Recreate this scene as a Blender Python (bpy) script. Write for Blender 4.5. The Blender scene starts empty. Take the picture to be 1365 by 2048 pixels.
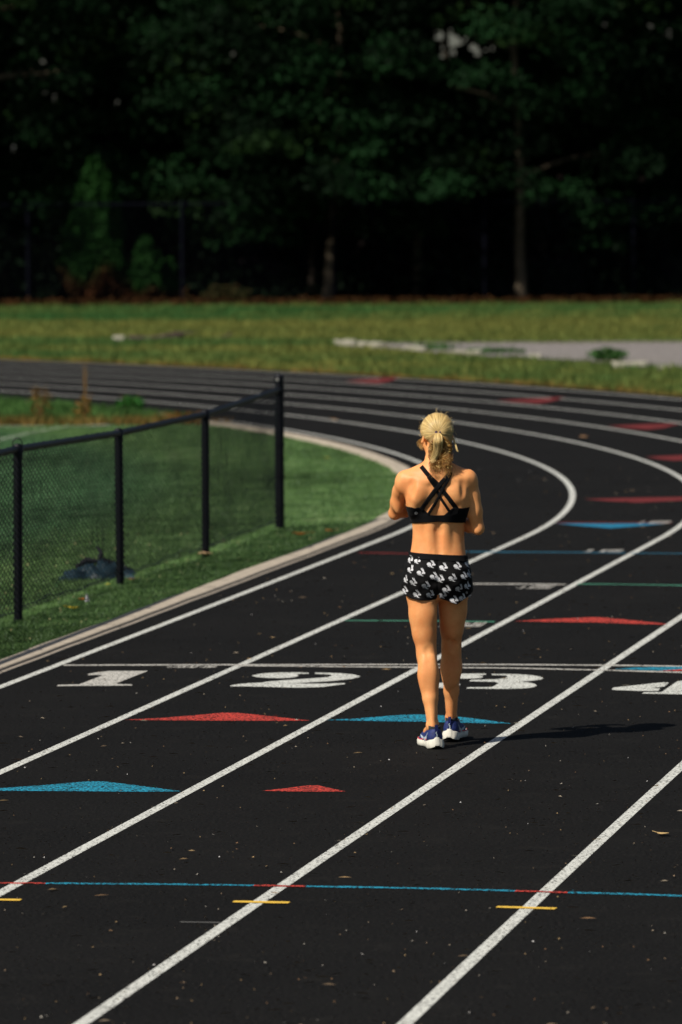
import bpy, bmesh, math, random
import numpy as np
from mathutils import Vector, Matrix
from mathutils.bvhtree import BVHTree

rng = np.random.default_rng(11)
random.seed(11)
scene = bpy.context.scene

# ------------------------------------------------------------------ camera, sky, sun
F, HC, PIT, ROLL = 11148.0, 2.94277, 0.0639, 0.00507
cam_data = bpy.data.cameras.new('camera')
cam = bpy.data.objects.new('camera', cam_data)
scene.collection.objects.link(cam)
scene.camera = cam
cr, sr = math.cos(ROLL), math.sin(ROLL)
cp, sp = math.cos(PIT), math.sin(PIT)
down = Vector((0, -sp, -cp)); rightv = Vector((1, 0, 0)); fwd = Vector((0, cp, -sp))
cam_right = cr * rightv + sr * down
cam_down = -sr * rightv + cr * down
M3 = Matrix((cam_right, -cam_down, -fwd)).transposed()
cam.matrix_world = Matrix.Translation((0, 0, HC)) @ M3.to_4x4()
cam_data.sensor_fit = 'VERTICAL'
cam_data.sensor_height = 36.0
cam_data.sensor_width = 24.0
cam_data.lens = F / 2048 * 36.0
cam_data.clip_end = 2000
cam_data.dof.use_dof = True
cam_data.dof.focus_distance = 25.6
cam_data.dof.aperture_fstop = 4.4

SUN = Vector((-1.2, -0.94, 1.66)).normalized()      # towards the sun
elev = math.asin(SUN.z)
az = math.atan2(SUN.x, SUN.y)
world = bpy.data.worlds.new('World'); scene.world = world
world.use_nodes = True
wn = world.node_tree
sky = wn.nodes.new('ShaderNodeTexSky')
sky.sky_type = 'NISHITA'; sky.sun_disc = False
sky.sun_elevation = elev; sky.sun_rotation = az
sky.air_density = 1.0; sky.dust_density = 1.5
wn.nodes['Background'].inputs[1].default_value = 0.05
wn.links.new(sky.outputs[0], wn.nodes['Background'].inputs[0])
sl = bpy.data.lights.new('sun', 'SUN'); sl.energy = 5.0; sl.angle = math.radians(0.53)
sl.color = (1.0, 0.935, 0.84)
so = bpy.data.objects.new('sun', sl); scene.collection.objects.link(so)
so.rotation_euler = SUN.to_track_quat('Z', 'Y').to_euler()
so.location = (-20, -15, 40)
scene.view_settings.view_transform = 'Standard'
scene.view_settings.look = 'None'
scene.view_settings.exposure = -0.08
scene.view_settings.gamma = 1.0

# ------------------------------------------------------------------ helpers
def link(o):
    scene.collection.objects.link(o); return o

def tag(o, label=None, cat=None, group=None, kind=None):
    if label: o['label'] = label
    if cat: o['category'] = cat
    if group: o['group'] = group
    if kind: o['kind'] = kind
    return o

def empty(name, loc=(0, 0, 0)):
    o = bpy.data.objects.new(name, None); o.location = loc; o.empty_display_size = 0.1
    return link(o)

def mesh_np(name, V, Fc, mat=None, parent=None, smooth=False, nside=4, colors=None, mats=None, matidx=None):
    """V (n,3), Fc (m,nside) arrays"""
    V = np.asarray(V, np.float32); Fc = np.asarray(Fc, np.int32)
    me = bpy.data.meshes.new(name)
    me.vertices.add(len(V)); me.vertices.foreach_set('co', V.ravel())
    n = len(Fc)
    me.loops.add(n * nside); me.loops.foreach_set('vertex_index', Fc.ravel())
    me.polygons.add(n)
    me.polygons.foreach_set('loop_start', np.arange(0, n * nside, nside, dtype=np.int32))
    me.polygons.foreach_set('loop_total', np.full(n, nside, np.int32))
    if smooth: me.polygons.foreach_set('use_smooth', np.ones(n, bool))
    if colors is not None:
        ca = me.color_attributes.new('tint', 'FLOAT_COLOR', 'POINT')
        c4 = np.ones((len(V), 4), np.float32); c4[:, :3] = colors
        ca.data.foreach_set('color', c4.ravel())
    for m in (mats or ([mat] if mat else [])): me.materials.append(m)
    if matidx is not None: me.polygons.foreach_set('material_index', np.asarray(matidx, np.int32))
    me.update(calc_edges=True)
    o = bpy.data.objects.new(name, me); link(o)
    if parent: o.parent = parent
    return o

class MB:
    """collects polygons, builds one mesh"""
    def __init__(s): s.v = []; s.f = []; s.m = []
    def poly(s, pts, m=0):
        b = len(s.v); s.v += [tuple(p) for p in pts]; s.f.append(list(range(b, b + len(pts)))); s.m.append(m)
    def grid(s, rows, m=0, closed=False):
        b = len(s.v); n = len(rows[0])
        for r in rows: s.v += [tuple(p) for p in r]
        for i in range(len(rows) - 1):
            for j in range(n if closed else n - 1):
                j2 = (j + 1) % n
                s.f.append([b + i * n + j, b + i * n + j2, b + (i + 1) * n + j2, b + (i + 1) * n + j]); s.m.append(m)
    def tube(s, pts, r, seg=8, m=0, caps=True):
        pts = [Vector(p) for p in pts]
        rr = r if hasattr(r, '__len__') else [r] * len(pts)
        rows = []; up = None
        for i, p in enumerate(pts):
            d = (pts[min(i + 1, len(pts) - 1)] - pts[max(i - 1, 0)]).normalized()
            if up is None: up = Vector((0, 0, 1)) if abs(d.z) < .9 else Vector((1, 0, 0))
            a = d.cross(up).normalized(); b = a.cross(d).normalized(); up = b
            rows.append([p + rr[i] * (a * math.cos(t) + b * math.sin(t)) for t in [2 * math.pi * k / seg for k in range(seg)]])
        s.grid(rows, m, True)
        if caps:
            s.poly(rows[0][::-1], m); s.poly(rows[-1], m)
    def box(s, c, sz, rot=None, m=0):
        c = Vector(c); h = Vector(sz) / 2; R = rot or Matrix.Identity(3)
        P = [c + R @ Vector((x * h.x, y * h.y, z * h.z)) for x in (-1, 1) for y in (-1, 1) for z in (-1, 1)]
        for q in ((0, 1, 3, 2), (4, 6, 7, 5), (0, 4, 5, 1), (2, 3, 7, 6), (0, 2, 6, 4), (1, 5, 7, 3)):
            s.poly([P[i] for i in q], m)
    def build(s, name, mats, parent=None, smooth=False, bevel=0):
        me = bpy.data.meshes.new(name); me.from_pydata(s.v, [], s.f)
        for m in (mats if isinstance(mats, (list, tuple)) else [mats]): me.materials.append(m)
        me.polygons.foreach_set('material_index', s.m)
        if smooth: me.polygons.foreach_set('use_smooth', [True] * len(s.f))
        me.update()
        o = bpy.data.objects.new(name, me); link(o)
        if parent: o.parent = parent
        if bevel:
            bm = bmesh.new(); bm.from_mesh(me); bmesh.ops.remove_doubles(bm, verts=bm.verts, dist=1e-5)
            bmesh.ops.bevel(bm, geom=bm.edges[:], offset=bevel, segments=2, affect='EDGES', profile=.6)
            bm.to_mesh(me); bm.free()
        return o

def spot(x, y, z=0.0):
    """the ground point (height z) that the photograph shows at pixel x, y"""
    u = (x - 682.5) / F; v = (y - 1024) / F
    d = fwd + u * cam_right + v * cam_down
    t = (z - HC) / d.z
    return Vector((d.x * t, d.y * t, z))

# ------------------------------------------------------------------ materials
def nmat(name):
    m = bpy.data.materials.new(name); m.use_nodes = True
    nt = m.node_tree; b = nt.nodes['Principled BSDF']
    return m, nt, b
def N(nt, typ, **kw):
    n = nt.nodes.new(typ)
    for k, v in kw.items():
        if k in n.inputs.keys(): n.inputs[k].default_value = v
        else: setattr(n, k, v)
    return n
def coords(nt):
    return nt.nodes.new('ShaderNodeTexCoord').outputs['Object']
def noise(nt, scale, detail=2, rough=.5, vec=None):
    n = nt.nodes.new('ShaderNodeTexNoise'); n.inputs['Scale'].default_value = scale
    n.inputs['Detail'].default_value = detail; n.inputs['Roughness'].default_value = rough
    nt.links.new(vec if vec is not None else coords(nt), n.inputs['Vector'])
    return n.outputs['Fac']
def ramp(nt, fac, stops):
    r = nt.nodes.new('ShaderNodeValToRGB'); cr_ = r.color_ramp
    while len(cr_.elements) < len(stops): cr_.elements.new(.5)
    for e, (p, c) in zip(cr_.elements, stops):
        e.position = p; e.color = (*c, 1) if len(c) == 3 else c
    nt.links.new(fac, r.inputs[0]); return r.outputs[0]
def mix(nt, fac, a, b, mode='MIX'):
    n = nt.nodes.new('ShaderNodeMix'); n.data_type = 'RGBA'; n.blend_type = mode
    def put(s, v):
        if hasattr(v, 'links'): nt.links.new(v, s)
        elif isinstance(v, (int, float)): s.default_value = v
        else: s.default_value = (*v, 1)
    put(n.inputs[0], fac); put(n.inputs[6], a); put(n.inputs[7], b)
    return n.outputs[2]
def bump(nt, b, h, strength, dist):
    n = nt.nodes.new('ShaderNodeBump'); n.inputs['Strength'].default_value = strength
    n.inputs['Distance'].default_value = dist
    nt.links.new(h, n.inputs['Height']); nt.links.new(n.outputs[0], b.inputs['Normal'])

def simple(name, col, rough=.6, spec=.3, metal=0, nscale=None, namt=.25, bscale=None, bst=.3, bdist=.002):
    m, nt, b = nmat(name)
    b.inputs['Roughness'].default_value = rough; b.inputs['Specular IOR Level'].default_value = spec
    b.inputs['Metallic'].default_value = metal
    if nscale:
        f = noise(nt, nscale, 4)
        c = ramp(nt, f, [(.3, tuple(x * (1 - namt) for x in col)), (.7, tuple(min(1, x * (1 + namt)) for x in col))])
        nt.links.new(c, b.inputs['Base Color'])
    else: b.inputs['Base Color'].default_value = (*col, 1)
    if bscale: bump(nt, b, noise(nt, bscale, 3), bst, bdist)
    return m

def track_mat():
    m, nt, b = nmat('rubber_track')
    g = noise(nt, 62, 3, .8)
    c1 = ramp(nt, g, [(.30, (.001, .001, .001)), (.5, (.007, .0068, .0065)), (.66, (.018, .017, .0157)), (.78, (.050, .047, .041))])
    big = noise(nt, .9, 4, .6)
    c2 = mix(nt, ramp(nt, big, [(.35, (0, 0, 0)), (.7, (1, 1, 1))]), c1, (.019, .018, .0165))
    n = nt.nodes[-1]
    mm = mix(nt, .18, c1, c2)
    st = noise(nt, 4, 5, .7)
    mm = mix(nt, ramp(nt, st, [(.55, (0, 0, 0)), (.75, (.35, .35, .35))]), mm, (.025, .023, .02))
    nt.links.new(mm, b.inputs['Base Color'])
    b.inputs['Roughness'].default_value = .9; b.inputs['Specular IOR Level'].default_value = .07
    bump(nt, b, g, .35, .003)
    return m
def paint_mat(name, col, wear=.5, dark=(.03, .03, .028), var=.12):
    m, nt, b = nmat(name)
    g = noise(nt, 62, 2, .7)
    h = noise(nt, 9, 4, .6)
    add = N(nt, 'ShaderNodeMath', operation='MULTIPLY_ADD')
    nt.links.new(h, add.inputs[0]); add.inputs[1].default_value = .22; nt.links.new(g, add.inputs[2])
    msk = ramp(nt, add.outputs[0], [(wear - .05, (1, 1, 1)), (wear + .03, (0, 0, 0))])
    # more wear value -> more dark granules showing
    cv = ramp(nt, noise(nt, 60, 3), [(.3, tuple(x * (1 - var) for x in col)), (.7, tuple(min(.9, x * (1 + var)) for x in col))])
    nt.links.new(mix(nt, msk, cv, dark), b.inputs['Base Color'])
    b.inputs['Roughness'].default_value = .8; b.inputs['Specular IOR Level'].default_value = .2
    bump(nt, b, g, .4, .003)
    return m
def leaf_mat(name, c0, c1, rough=.6, transl=.25, attr=False):
    m, nt, b = nmat(name)
    if attr:
        a = nt.nodes.new('ShaderNodeAttribute'); a.attribute_name = 'tint'; col = a.outputs['Color']
        col = mix(nt, ramp(nt, noise(nt, 3, 3), [(.3, (0, 0, 0)), (.7, (.5, .5, .5))]), col, c1)
    else:
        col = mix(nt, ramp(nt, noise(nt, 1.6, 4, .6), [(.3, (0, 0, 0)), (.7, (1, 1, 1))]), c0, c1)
    nt.links.new(col, b.inputs['Base Color'])
    b.inputs['Roughness'].default_value = rough; b.inputs['Specular IOR Level'].default_value = .06
    if transl:
        t = nt.nodes.new('ShaderNodeBsdfTranslucent'); nt.links.new(col, t.inputs[0])
        ms = nt.nodes.new('ShaderNodeMixShader'); ms.inputs[0].default_value = transl
        out = nt.nodes['Material Output']
        nt.links.new(b.outputs[0], ms.inputs[1]); nt.links.new(t.outputs[0], ms.inputs[2])
        nt.links.new(ms.outputs[0], out.inputs[0])
    return m

M = {}
M['track'] = track_mat()
M['white'] = paint_mat('white_line_paint', (.64, .65, .60), .55)
M['white_worn'] = paint_mat('worn_white_paint', (.56, .54, .49), .56)
M['red'] = paint_mat('red_paint', (.60, .06, .042), .61, (.05, .012, .01))
M['blue'] = paint_mat('blue_paint', (.02, .30, .45), .61, (.008, .03, .04))
M['yellow'] = paint_mat('yellow_paint', (.8, .5, .07), .42)
M['green'] = paint_mat('green_paint', (.07, .26, .17), .48)
M['darkred'] = paint_mat('faded_red_paint', (.2, .02, .018), .5, (.04, .01, .01))
M['darkblue'] = paint_mat('faded_blue_paint', (.02, .12, .19), .5, (.008, .02, .03))
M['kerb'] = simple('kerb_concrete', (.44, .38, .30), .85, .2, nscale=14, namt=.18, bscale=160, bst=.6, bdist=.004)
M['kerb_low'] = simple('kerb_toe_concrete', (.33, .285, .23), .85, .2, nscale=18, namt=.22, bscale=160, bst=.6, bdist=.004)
M['fence'] = simple('black_vinyl_coating', (.004, .0045, .008), .5, .25, nscale=20, namt=.3)
M['bolt'] = simple('zinc_bolt', (.6, .58, .52), .35, .5, metal=.8)
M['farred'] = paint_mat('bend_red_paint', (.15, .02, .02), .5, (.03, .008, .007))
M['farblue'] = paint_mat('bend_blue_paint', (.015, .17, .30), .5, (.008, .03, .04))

# ------------------------------------------------------------------ the track: a straight that runs into a 36.5 m bend
TH, CX, CZ, RAD, LW = 0.18361, -35.53642, 49.73295, 36.5, 1.067
GC = (0.00132, 0.03585, -0.07889, -0.10882, 0.17013, -0.01057, 0.04578, 0.16708)
def tr(s, d, z=0.0):
    """s metres along the inner lane line (0 = where the bend starts), d metres outwards from it"""
    k = d / LW
    t = max(-.62, min(.9, s / 40))
    if s <= 36: e = 1
    d2 = d + sum(GC[i] * t ** i for i in range(5)) + (k - 2.5) * sum(GC[5 + i] * t ** i for i in range(3))
    r = RAD + d2
    if s < 0:
        return Vector((CX + s * math.sin(TH) + r * math.cos(TH), CZ + s * math.cos(TH) - r * math.sin(TH), z))
    a = s / RAD
    # radial direction turns left from the right normal
    return Vector((CX + r * math.cos(TH + 0) * math.cos(a) + r * math.sin(TH) * math.sin(a),
                   CZ - r * math.sin(TH) * math.cos(a) + r * math.cos(TH) * math.sin(a), z))
def inv_d(X, Y):
    a = (X - CX) * np.sin(TH) + (Y - CZ) * np.cos(TH); b = (X - CX) * np.cos(TH) - (Y - CZ) * np.sin(TH)
    s = np.where(a < 0, a, RAD * np.arctan2(a, b)); d = np.where(a < 0, b, np.hypot(a, b)) - RAD
    t = np.clip(s / 40, -.62, .9)
    g = sum(GC[i] * t ** i for i in range(5)); h = sum(GC[5 + i] * t ** i for i in range(3))
    # d2 = d + g + (d/LW-2.5)*h
    return s, (d - g + 2.5 * h) / (1 + h / LW)

def strip(mb, d0, d1, s0, s1, z, ds=.25, m=0, z1=None):
    n = max(2, int((s1 - s0) / ds))
    rows = [[tr(s0 + (s1 - s0) * i / n, d0, z), tr(s0 + (s1 - s0) * i / n, d1, z if z1 is None else z1)] for i in range(n + 1)]
    mb.grid([[a, b] for a, b in rows], m)
S0, S1 = -62, 112
DOUT = 6 * LW + .36

# ground: one sheet to the horizon (grass, bare soil under the trees)
def ground_mat():
    m, nt, b = nmat('grass_ground')
    tc = coords(nt)
    sep = N(nt, 'ShaderNodeSeparateXYZ'); nt.links.new(tc, sep.inputs[0])
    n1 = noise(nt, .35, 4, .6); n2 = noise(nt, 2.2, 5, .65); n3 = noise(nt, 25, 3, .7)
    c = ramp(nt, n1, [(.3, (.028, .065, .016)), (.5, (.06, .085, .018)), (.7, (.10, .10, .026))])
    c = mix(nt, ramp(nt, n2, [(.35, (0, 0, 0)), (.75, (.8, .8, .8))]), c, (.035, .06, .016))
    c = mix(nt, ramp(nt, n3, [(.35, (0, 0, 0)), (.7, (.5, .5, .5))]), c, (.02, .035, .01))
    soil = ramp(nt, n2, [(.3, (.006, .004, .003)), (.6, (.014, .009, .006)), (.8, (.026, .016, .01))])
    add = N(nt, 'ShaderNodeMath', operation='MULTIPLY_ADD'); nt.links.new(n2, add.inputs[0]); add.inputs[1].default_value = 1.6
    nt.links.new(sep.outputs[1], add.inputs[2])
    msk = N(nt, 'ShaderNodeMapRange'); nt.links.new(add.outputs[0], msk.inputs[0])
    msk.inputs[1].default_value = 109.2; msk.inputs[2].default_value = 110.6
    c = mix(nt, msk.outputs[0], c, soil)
    nt.links.new(c, b.inputs['Base Color'])
    b.inputs['Roughness'].default_value = .95; b.inputs['Specular IOR Level'].default_value = .05
    bump(nt, b, n3, .6, .03)
    return m
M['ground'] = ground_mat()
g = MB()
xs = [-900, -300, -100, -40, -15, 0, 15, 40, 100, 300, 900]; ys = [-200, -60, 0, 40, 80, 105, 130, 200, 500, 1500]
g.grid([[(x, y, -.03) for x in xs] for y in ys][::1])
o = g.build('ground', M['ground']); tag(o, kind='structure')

# track sheet
g = MB(); n = 700
rows = [[tr(S0 + (S1 - S0) * i / n, d, 0) for d in np.linspace(-.19, DOUT, 8)] for i in range(n + 1)]
g.grid([r[::-1] for r in rows])
o = g.build('track', M['track']); tag(o, kind='structure')

# infield turf sheet (artificial grass)
def turf_mat():
    m, nt, b = nmat('infield_turf')
    n1 = noise(nt, .5, 4, .6); n3 = noise(nt, 45, 3, .7)
    c = ramp(nt, n1, [(.3, (.07, .16, .06)), (.7, (.10, .22, .085))])
    c = mix(nt, ramp(nt, n3, [(.3, (0, 0, 0)), (.7, (.6, .6, .6))]), c, (.03, .08, .03))
    nt.links.new(c, b.inputs['Base Color']); b.inputs['Roughness'].default_value = .9
    b.inputs['Specular IOR Level'].default_value = .08
    bump(nt, b, n3, .8, .02)
    return m
M['turf'] = turf_mat()
g = MB()
edge = [tr(s, -.36, -.012) for s in np.arange(-60, 17.5, .4)]
back = [spot(x, y, -.012) for x, y in [(448, 852), (400, 846), (200, 845), (60, 843), (-200, 843), (-900, 842), (-2500, 840)]]
left = [Vector((-34, 60, -.012)), Vector((-40, -12, -.012))]
g.poly((edge + back + left)[::-1])
o = g.build('infield_turf', M['turf'])
bm = bmesh.new(); bm.from_mesh(o.data); bmesh.ops.triangulate(bm, faces=bm.faces[:]); bmesh.ops.recalc_face_normals(bm, faces=bm.faces[:])
for f_ in bm.faces:
    if f_.normal.z < 0: f_.normal_flip()
bm.to_mesh(o.data); bm.free()
tag(o, kind='structure')

# kerb: concrete edging with a raised top, a small step and a flush toe
g = MB()
ks, ke = -58, 19.6
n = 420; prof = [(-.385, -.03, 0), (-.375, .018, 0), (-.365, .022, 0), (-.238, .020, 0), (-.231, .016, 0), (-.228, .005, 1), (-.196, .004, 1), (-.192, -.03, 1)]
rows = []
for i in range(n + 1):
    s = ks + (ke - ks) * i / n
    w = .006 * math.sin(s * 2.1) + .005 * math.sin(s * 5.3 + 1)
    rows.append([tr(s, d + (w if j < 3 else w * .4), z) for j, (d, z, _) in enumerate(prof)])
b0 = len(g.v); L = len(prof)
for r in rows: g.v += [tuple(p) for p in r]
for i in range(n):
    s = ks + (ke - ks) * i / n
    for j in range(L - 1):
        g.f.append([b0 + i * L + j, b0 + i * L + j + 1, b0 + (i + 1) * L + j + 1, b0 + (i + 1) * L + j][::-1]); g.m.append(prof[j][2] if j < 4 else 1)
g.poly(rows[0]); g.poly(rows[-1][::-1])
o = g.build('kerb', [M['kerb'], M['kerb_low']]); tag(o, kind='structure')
# dark expansion joints, one per 3 m, part of the kerb's surface
g = MB()
for s in np.arange(-57, 19, 3.03):
    for (a, b_, z0, z1) in ((-.372, -.240, .0245, .0225), (-.227, -.197, .0065, .0058)):
        g.poly([tr(s, a, z0), tr(s, b_, z1), tr(s + .016, b_ , z1), tr(s + .012, a, z0)])
M['joint'] = simple('joint_dirt', (.05, .04, .03), .9, .1)
o = g.build('kerb_joints', M['joint']); tag(o, kind='structure')

# lane lines
g = MB()
for k in range(7):
    strip(g, k * LW + .0265, k * LW - .0265, S0 + 1, S1 - 2, .0008)
o = g.build('lane_lines', M['white']); tag(o, kind='structure')

# cross markings, painted on the track where the photograph shows them
def pline(mb, pts, w, z=.004, m=0, jag=0.0, dens=6):
    """painted line of ground width w through the given points"""
    if z > 0: z *= .4
    P = [spot(x, y, z) for x, y in pts]
    Q = []
    for a, b in zip(P, P[1:]):
        n_ = max(1, int((b - a).length * dens))
        Q += [a.lerp(b, i / n_) for i in range(n_)]
    Q.append(P[-1])
    rows = []
    for i, p in enumerate(Q):
        d = (Q[min(i + 1, len(Q) - 1)] - Q[max(0, i - 1)]).normalized(); nn = Vector((-d.y, d.x, 0))
        j = 1 + jag * random.uniform(-1, 1)
        rows.append([p + nn * w / 2 * j, p - nn * w / 2 * j])
    mb.grid([r[::-1] for r in rows], m)
def ppoly(mb, pts, z=.004, m=0):
    if z > 0: z *= .4
    P = [spot(x, y, z) for x, y in pts]
    area = sum(a.x * b.y - b.x * a.y for a, b in zip(P, P[1:] + P[:1]))
    mb.poly(P if area > 0 else P[::-1], m)
def finish(mb, name, mat, kind='structure'):
    o = mb.build(name, mat)
    bm = bmesh.new(); bm.from_mesh(o.data); bmesh.ops.triangulate(bm, faces=[f for f in bm.faces if len(f.verts) > 4])
    bm.to_mesh(o.data); bm.free()
    return tag(o, kind=kind)

g = MB(); pline(g, [(128, 1330.2), (340, 1329.6), (480, 1329.3), (680, 1329), (900, 1328.8), (1025, 1329), (1214, 1330.3), (1365, 1332.4), (1700, 1338)], .065, .004, jag=.15)
finish(g, 'finish_line', M['white_worn'])
g = MB(); pline(g, [(470, 1331.2), (600, 1332), (680, 1333.2), (900, 1334.8), (1025, 1336), (1214, 1340.3), (1365, 1344.6), (1700, 1356)], .06, .0036, jag=.15)
finish(g, 'curved_start_line', M['white_worn'])
g = MB(); pline(g, [(690, 1240.8), (850, 1241.5), (990, 1243.3)], .055, .004, jag=.2)
pline(g, [(1155, 1167.6), (1250, 1168.6), (1365, 1170.6), (1600, 1176)], .06, .004, jag=.2)
finish(g, 'green_cross_lines', M['green'])
g = MB(); pline(g, [(934, 1167.4), (1030, 1167.9), (1132, 1168.6)], .08, .004, jag=.2)
finish(g, 'white_cross_line', M['white_worn'])
g = MB(); pline(g, [(905, 1103.2), (1025, 1104), (1150, 1104.6), (1252, 1105.6)], .09, .004, jag=.15)
pline(g, [(1262, 1105.8), (1365, 1107), (1600, 1112)], .07, .004, jag=.15)
finish(g, 'faded_blue_cross_line', M['darkblue'])
g = MB(); pline(g, [(718, 1105), (770, 1106), (822, 1107.3), (900, 1106)], .07, .004, jag=.2)
pline(g, [(1115, 1045.2), (1230, 1045), (1345, 1045.2)], .06, .0045, jag=.2)
finish(g, 'faded_red_cross_lines', M['darkred'])
g = MB(); pline(g, [(-420, 1764.5), (-100, 1765), (92, 1766.2)], .04, .004, m=0, jag=.2, dens=25)
for a, b in (((508, 1770.4), (612, 1772.2)), ((1031, 1781.4), (1136, 1784.6))):
    pline(g, [a, b], .042, .007, m=0, jag=.25, dens=25)
finish(g, 'red_dashes_on_exchange_line', M['red'])
g = MB(); pline(g, [(92, 1766.2), (340, 1768.2), (508, 1770.4)], .045, .0042, jag=.2, dens=25)
pline(g, [(612, 1772.2), (680, 1773.3), (850, 1776.5), (1031, 1781.4)], .045, .0042, jag=.2, dens=25)
pline(g, [(1136, 1784.6), (1250, 1787.5), (1365, 1791.5), (1700, 1802)], .045, .0042, jag=.2, dens=25)
finish(g, 'blue_exchange_line', M['blue'])
g = MB()
for a, b in (((-90, 1797.5), (42, 1799.5)), ((467, 1802.6), (579, 1804.8)), ((994, 1813.2), (1112, 1816.8))):
    pline(g, [a, b], .05, .008, jag=.12, dens=25)
finish(g, 'yellow_hurdle_marks', M['yellow'])
g = MB(); pline(g, [(361, 1843.5), (400, 1844.2), (440, 1844.8)], .02, .004, jag=.5, dens=25)
finish(g, 'faint_white_scuff', simple('grey_scuff', (.12, .12, .115), .9, .05))

# coloured exchange-zone arrowheads
def tri(name, mat, pts, z=.004):
    g = MB(); ppoly(g, pts, z); return finish(g, name, M[mat])
tri('red_arrow_mark', 'red', [(250, 1439.5), (330, 1435.5), (400, 1429.5), (445, 1425.2), (475, 1425.3), (520, 1430), (560, 1434.5), (620, 1441), (560, 1441.5), (460, 1441.2), (350, 1440.6)])
tri('blue_arrow_mark', 'blue', [(652, 1440), (720, 1436.5), (790, 1430.5), (830, 1428.6), (870, 1429.5), (930, 1434.5), (1025, 1447), (950, 1446), (850, 1443.5), (740, 1441.8)])
tri('blue_arrow_mark', 'blue', [(-190, 1578.5), (-60, 1578), (0, 1576.3), (90, 1570), (150, 1564.6), (180, 1562.4), (208, 1562.6), (270, 1570), (365, 1582.5), (290, 1583.4), (193, 1582.6), (60, 1581.8), (0, 1581.5), (-100, 1581)])
tri('red_arrow_mark', 'red', [(524, 1581.4), (575, 1576), (618, 1570.6), (636, 1570.4), (660, 1576), (694, 1583), (640, 1583.4), (575, 1582.6)])
tri('red_arrow_mark', 'red', [(1028, 1242.4), (1090, 1238.4), (1140, 1236), (1190, 1234.2), (1222, 1236.2), (1270, 1241), (1335, 1247.6), (1325, 1249), (1260, 1247.4), (1190, 1244.6), (1100, 1243.6)])
tri('blue_arrow_mark', 'blue', [(1230, 1337.6), (1270, 1335), (1330, 1333.6), (1365, 1331.8), (1440, 1334), (1440, 1339), (1365, 1338.2), (1320, 1341), (1270, 1339.6)], .0037)
tri('red_arrow_mark', 'red', [(1316, 1341.4), (1340, 1339.6), (1365, 1338.2), (1440, 1339), (1440, 1345), (1365, 1342.2)], .0037)
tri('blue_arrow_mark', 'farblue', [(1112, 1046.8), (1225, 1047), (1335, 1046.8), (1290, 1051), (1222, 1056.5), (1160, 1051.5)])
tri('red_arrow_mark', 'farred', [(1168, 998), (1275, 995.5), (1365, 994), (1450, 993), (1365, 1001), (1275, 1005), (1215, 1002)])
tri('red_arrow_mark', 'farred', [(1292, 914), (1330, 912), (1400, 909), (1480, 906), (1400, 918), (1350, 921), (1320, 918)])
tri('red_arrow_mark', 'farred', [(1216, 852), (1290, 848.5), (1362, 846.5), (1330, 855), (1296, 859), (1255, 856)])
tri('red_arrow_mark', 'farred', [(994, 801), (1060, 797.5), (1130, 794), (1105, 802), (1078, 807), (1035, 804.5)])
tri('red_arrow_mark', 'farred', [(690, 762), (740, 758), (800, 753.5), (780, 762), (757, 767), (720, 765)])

# lane numerals
def numeral(polys, x0, y0, k):
    g = MB()
    for P in polys: ppoly(g, [(x0 + u / k, y0 + v / k) for u, v in P], .004)
    return finish(g, 'lane_numeral', M['white_worn' if x0 == 0 else 'white'])
numeral([[(705, 674), (760, 664), (870, 650), (1190, 649), (1110, 680), (1040, 707), (945, 745), (945, 755), (1062, 757), (1062, 767), (700, 769), (460, 771), (466, 762), (638, 757), (735, 720), (830, 684), (770, 681), (710, 683)]], 0, 1180, 4.0147)
numeral([[(290, 120), (340, 107), (400, 99), (480, 94), (560, 90), (700, 89), (810, 92), (810, 103), (700, 104), (716, 120), (690, 131), (640, 138), (560, 141), (480, 141), (400, 138), (340, 132)],
         [(865, 92), (950, 93), (1040, 95), (1120, 99), (1190, 105), (1245, 114), (1280, 126), (1250, 139), (1190, 150), (1060, 164), (900, 176), (700, 187), (540, 186), (380, 181), (450, 172), (600, 160), (760, 149), (900, 140), (985, 132), (1022, 120), (1000, 109), (940, 106), (870, 103)],
         [(88, 212), (150, 198), (260, 188), (380, 183), (500, 184), (620, 187), (740, 191), (870, 193), (1000, 190), (1140, 187), (1140, 196), (1050, 208), (950, 221), (830, 227), (700, 228), (570, 226), (450, 222), (330, 219), (200, 216), (100, 217)]], 440, 1325, 4.55)
numeral([[(190, 160), (240, 142), (310, 132), (390, 127), (520, 125), (640, 126), (640, 138), (545, 145), (600, 152), (605, 163), (590, 174), (540, 179), (460, 182), (390, 183), (300, 182), (220, 175)],
         [(40, 258), (70, 238), (130, 230), (200, 228), (270, 230), (330, 236), (350, 250), (330, 268), (290, 282), (220, 288), (150, 290), (90, 286), (50, 276)],
         [(700, 130), (850, 129), (1000, 133), (1110, 140), (1200, 150), (1265, 162), (1292, 178), (1270, 192), (1220, 201), (1120, 210), (1020, 215), (1090, 222), (1150, 231), (1200, 246), (1218, 262), (1190, 277), (1130, 288), (1030, 296), (900, 300), (700, 298), (415, 295), (430, 281), (560, 281), (700, 279), (735, 266), (760, 248), (782, 232), (740, 219), (600, 216), (450, 213), (470, 196), (620, 194), (760, 190), (850, 180), (872, 168), (890, 155), (860, 146), (780, 144), (710, 143)]], 860, 1325, 5.6875)
numeral([[(195, 565), (215, 548), (240, 535), (370, 522), (500, 510), (680, 490), (850, 470), (960, 460), (1060, 452), (1142, 455), (1110, 488), (1070, 519), (980, 532), (850, 541), (1000, 553), (985, 575), (965, 593), (800, 594), (640, 592), (440, 584), (240, 577)],
         [(695, 636), (740, 612), (880, 614), (1020, 612), (1110, 552), (1200, 490), (1280, 435), (1365, 425), (1500, 410), (1760, 398), (1640, 480), (1500, 590), (1500, 612), (1900, 608), (1880, 642), (1500, 652), (1180, 645), (900, 641)]], 1200, 1310, 8.2727)

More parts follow.
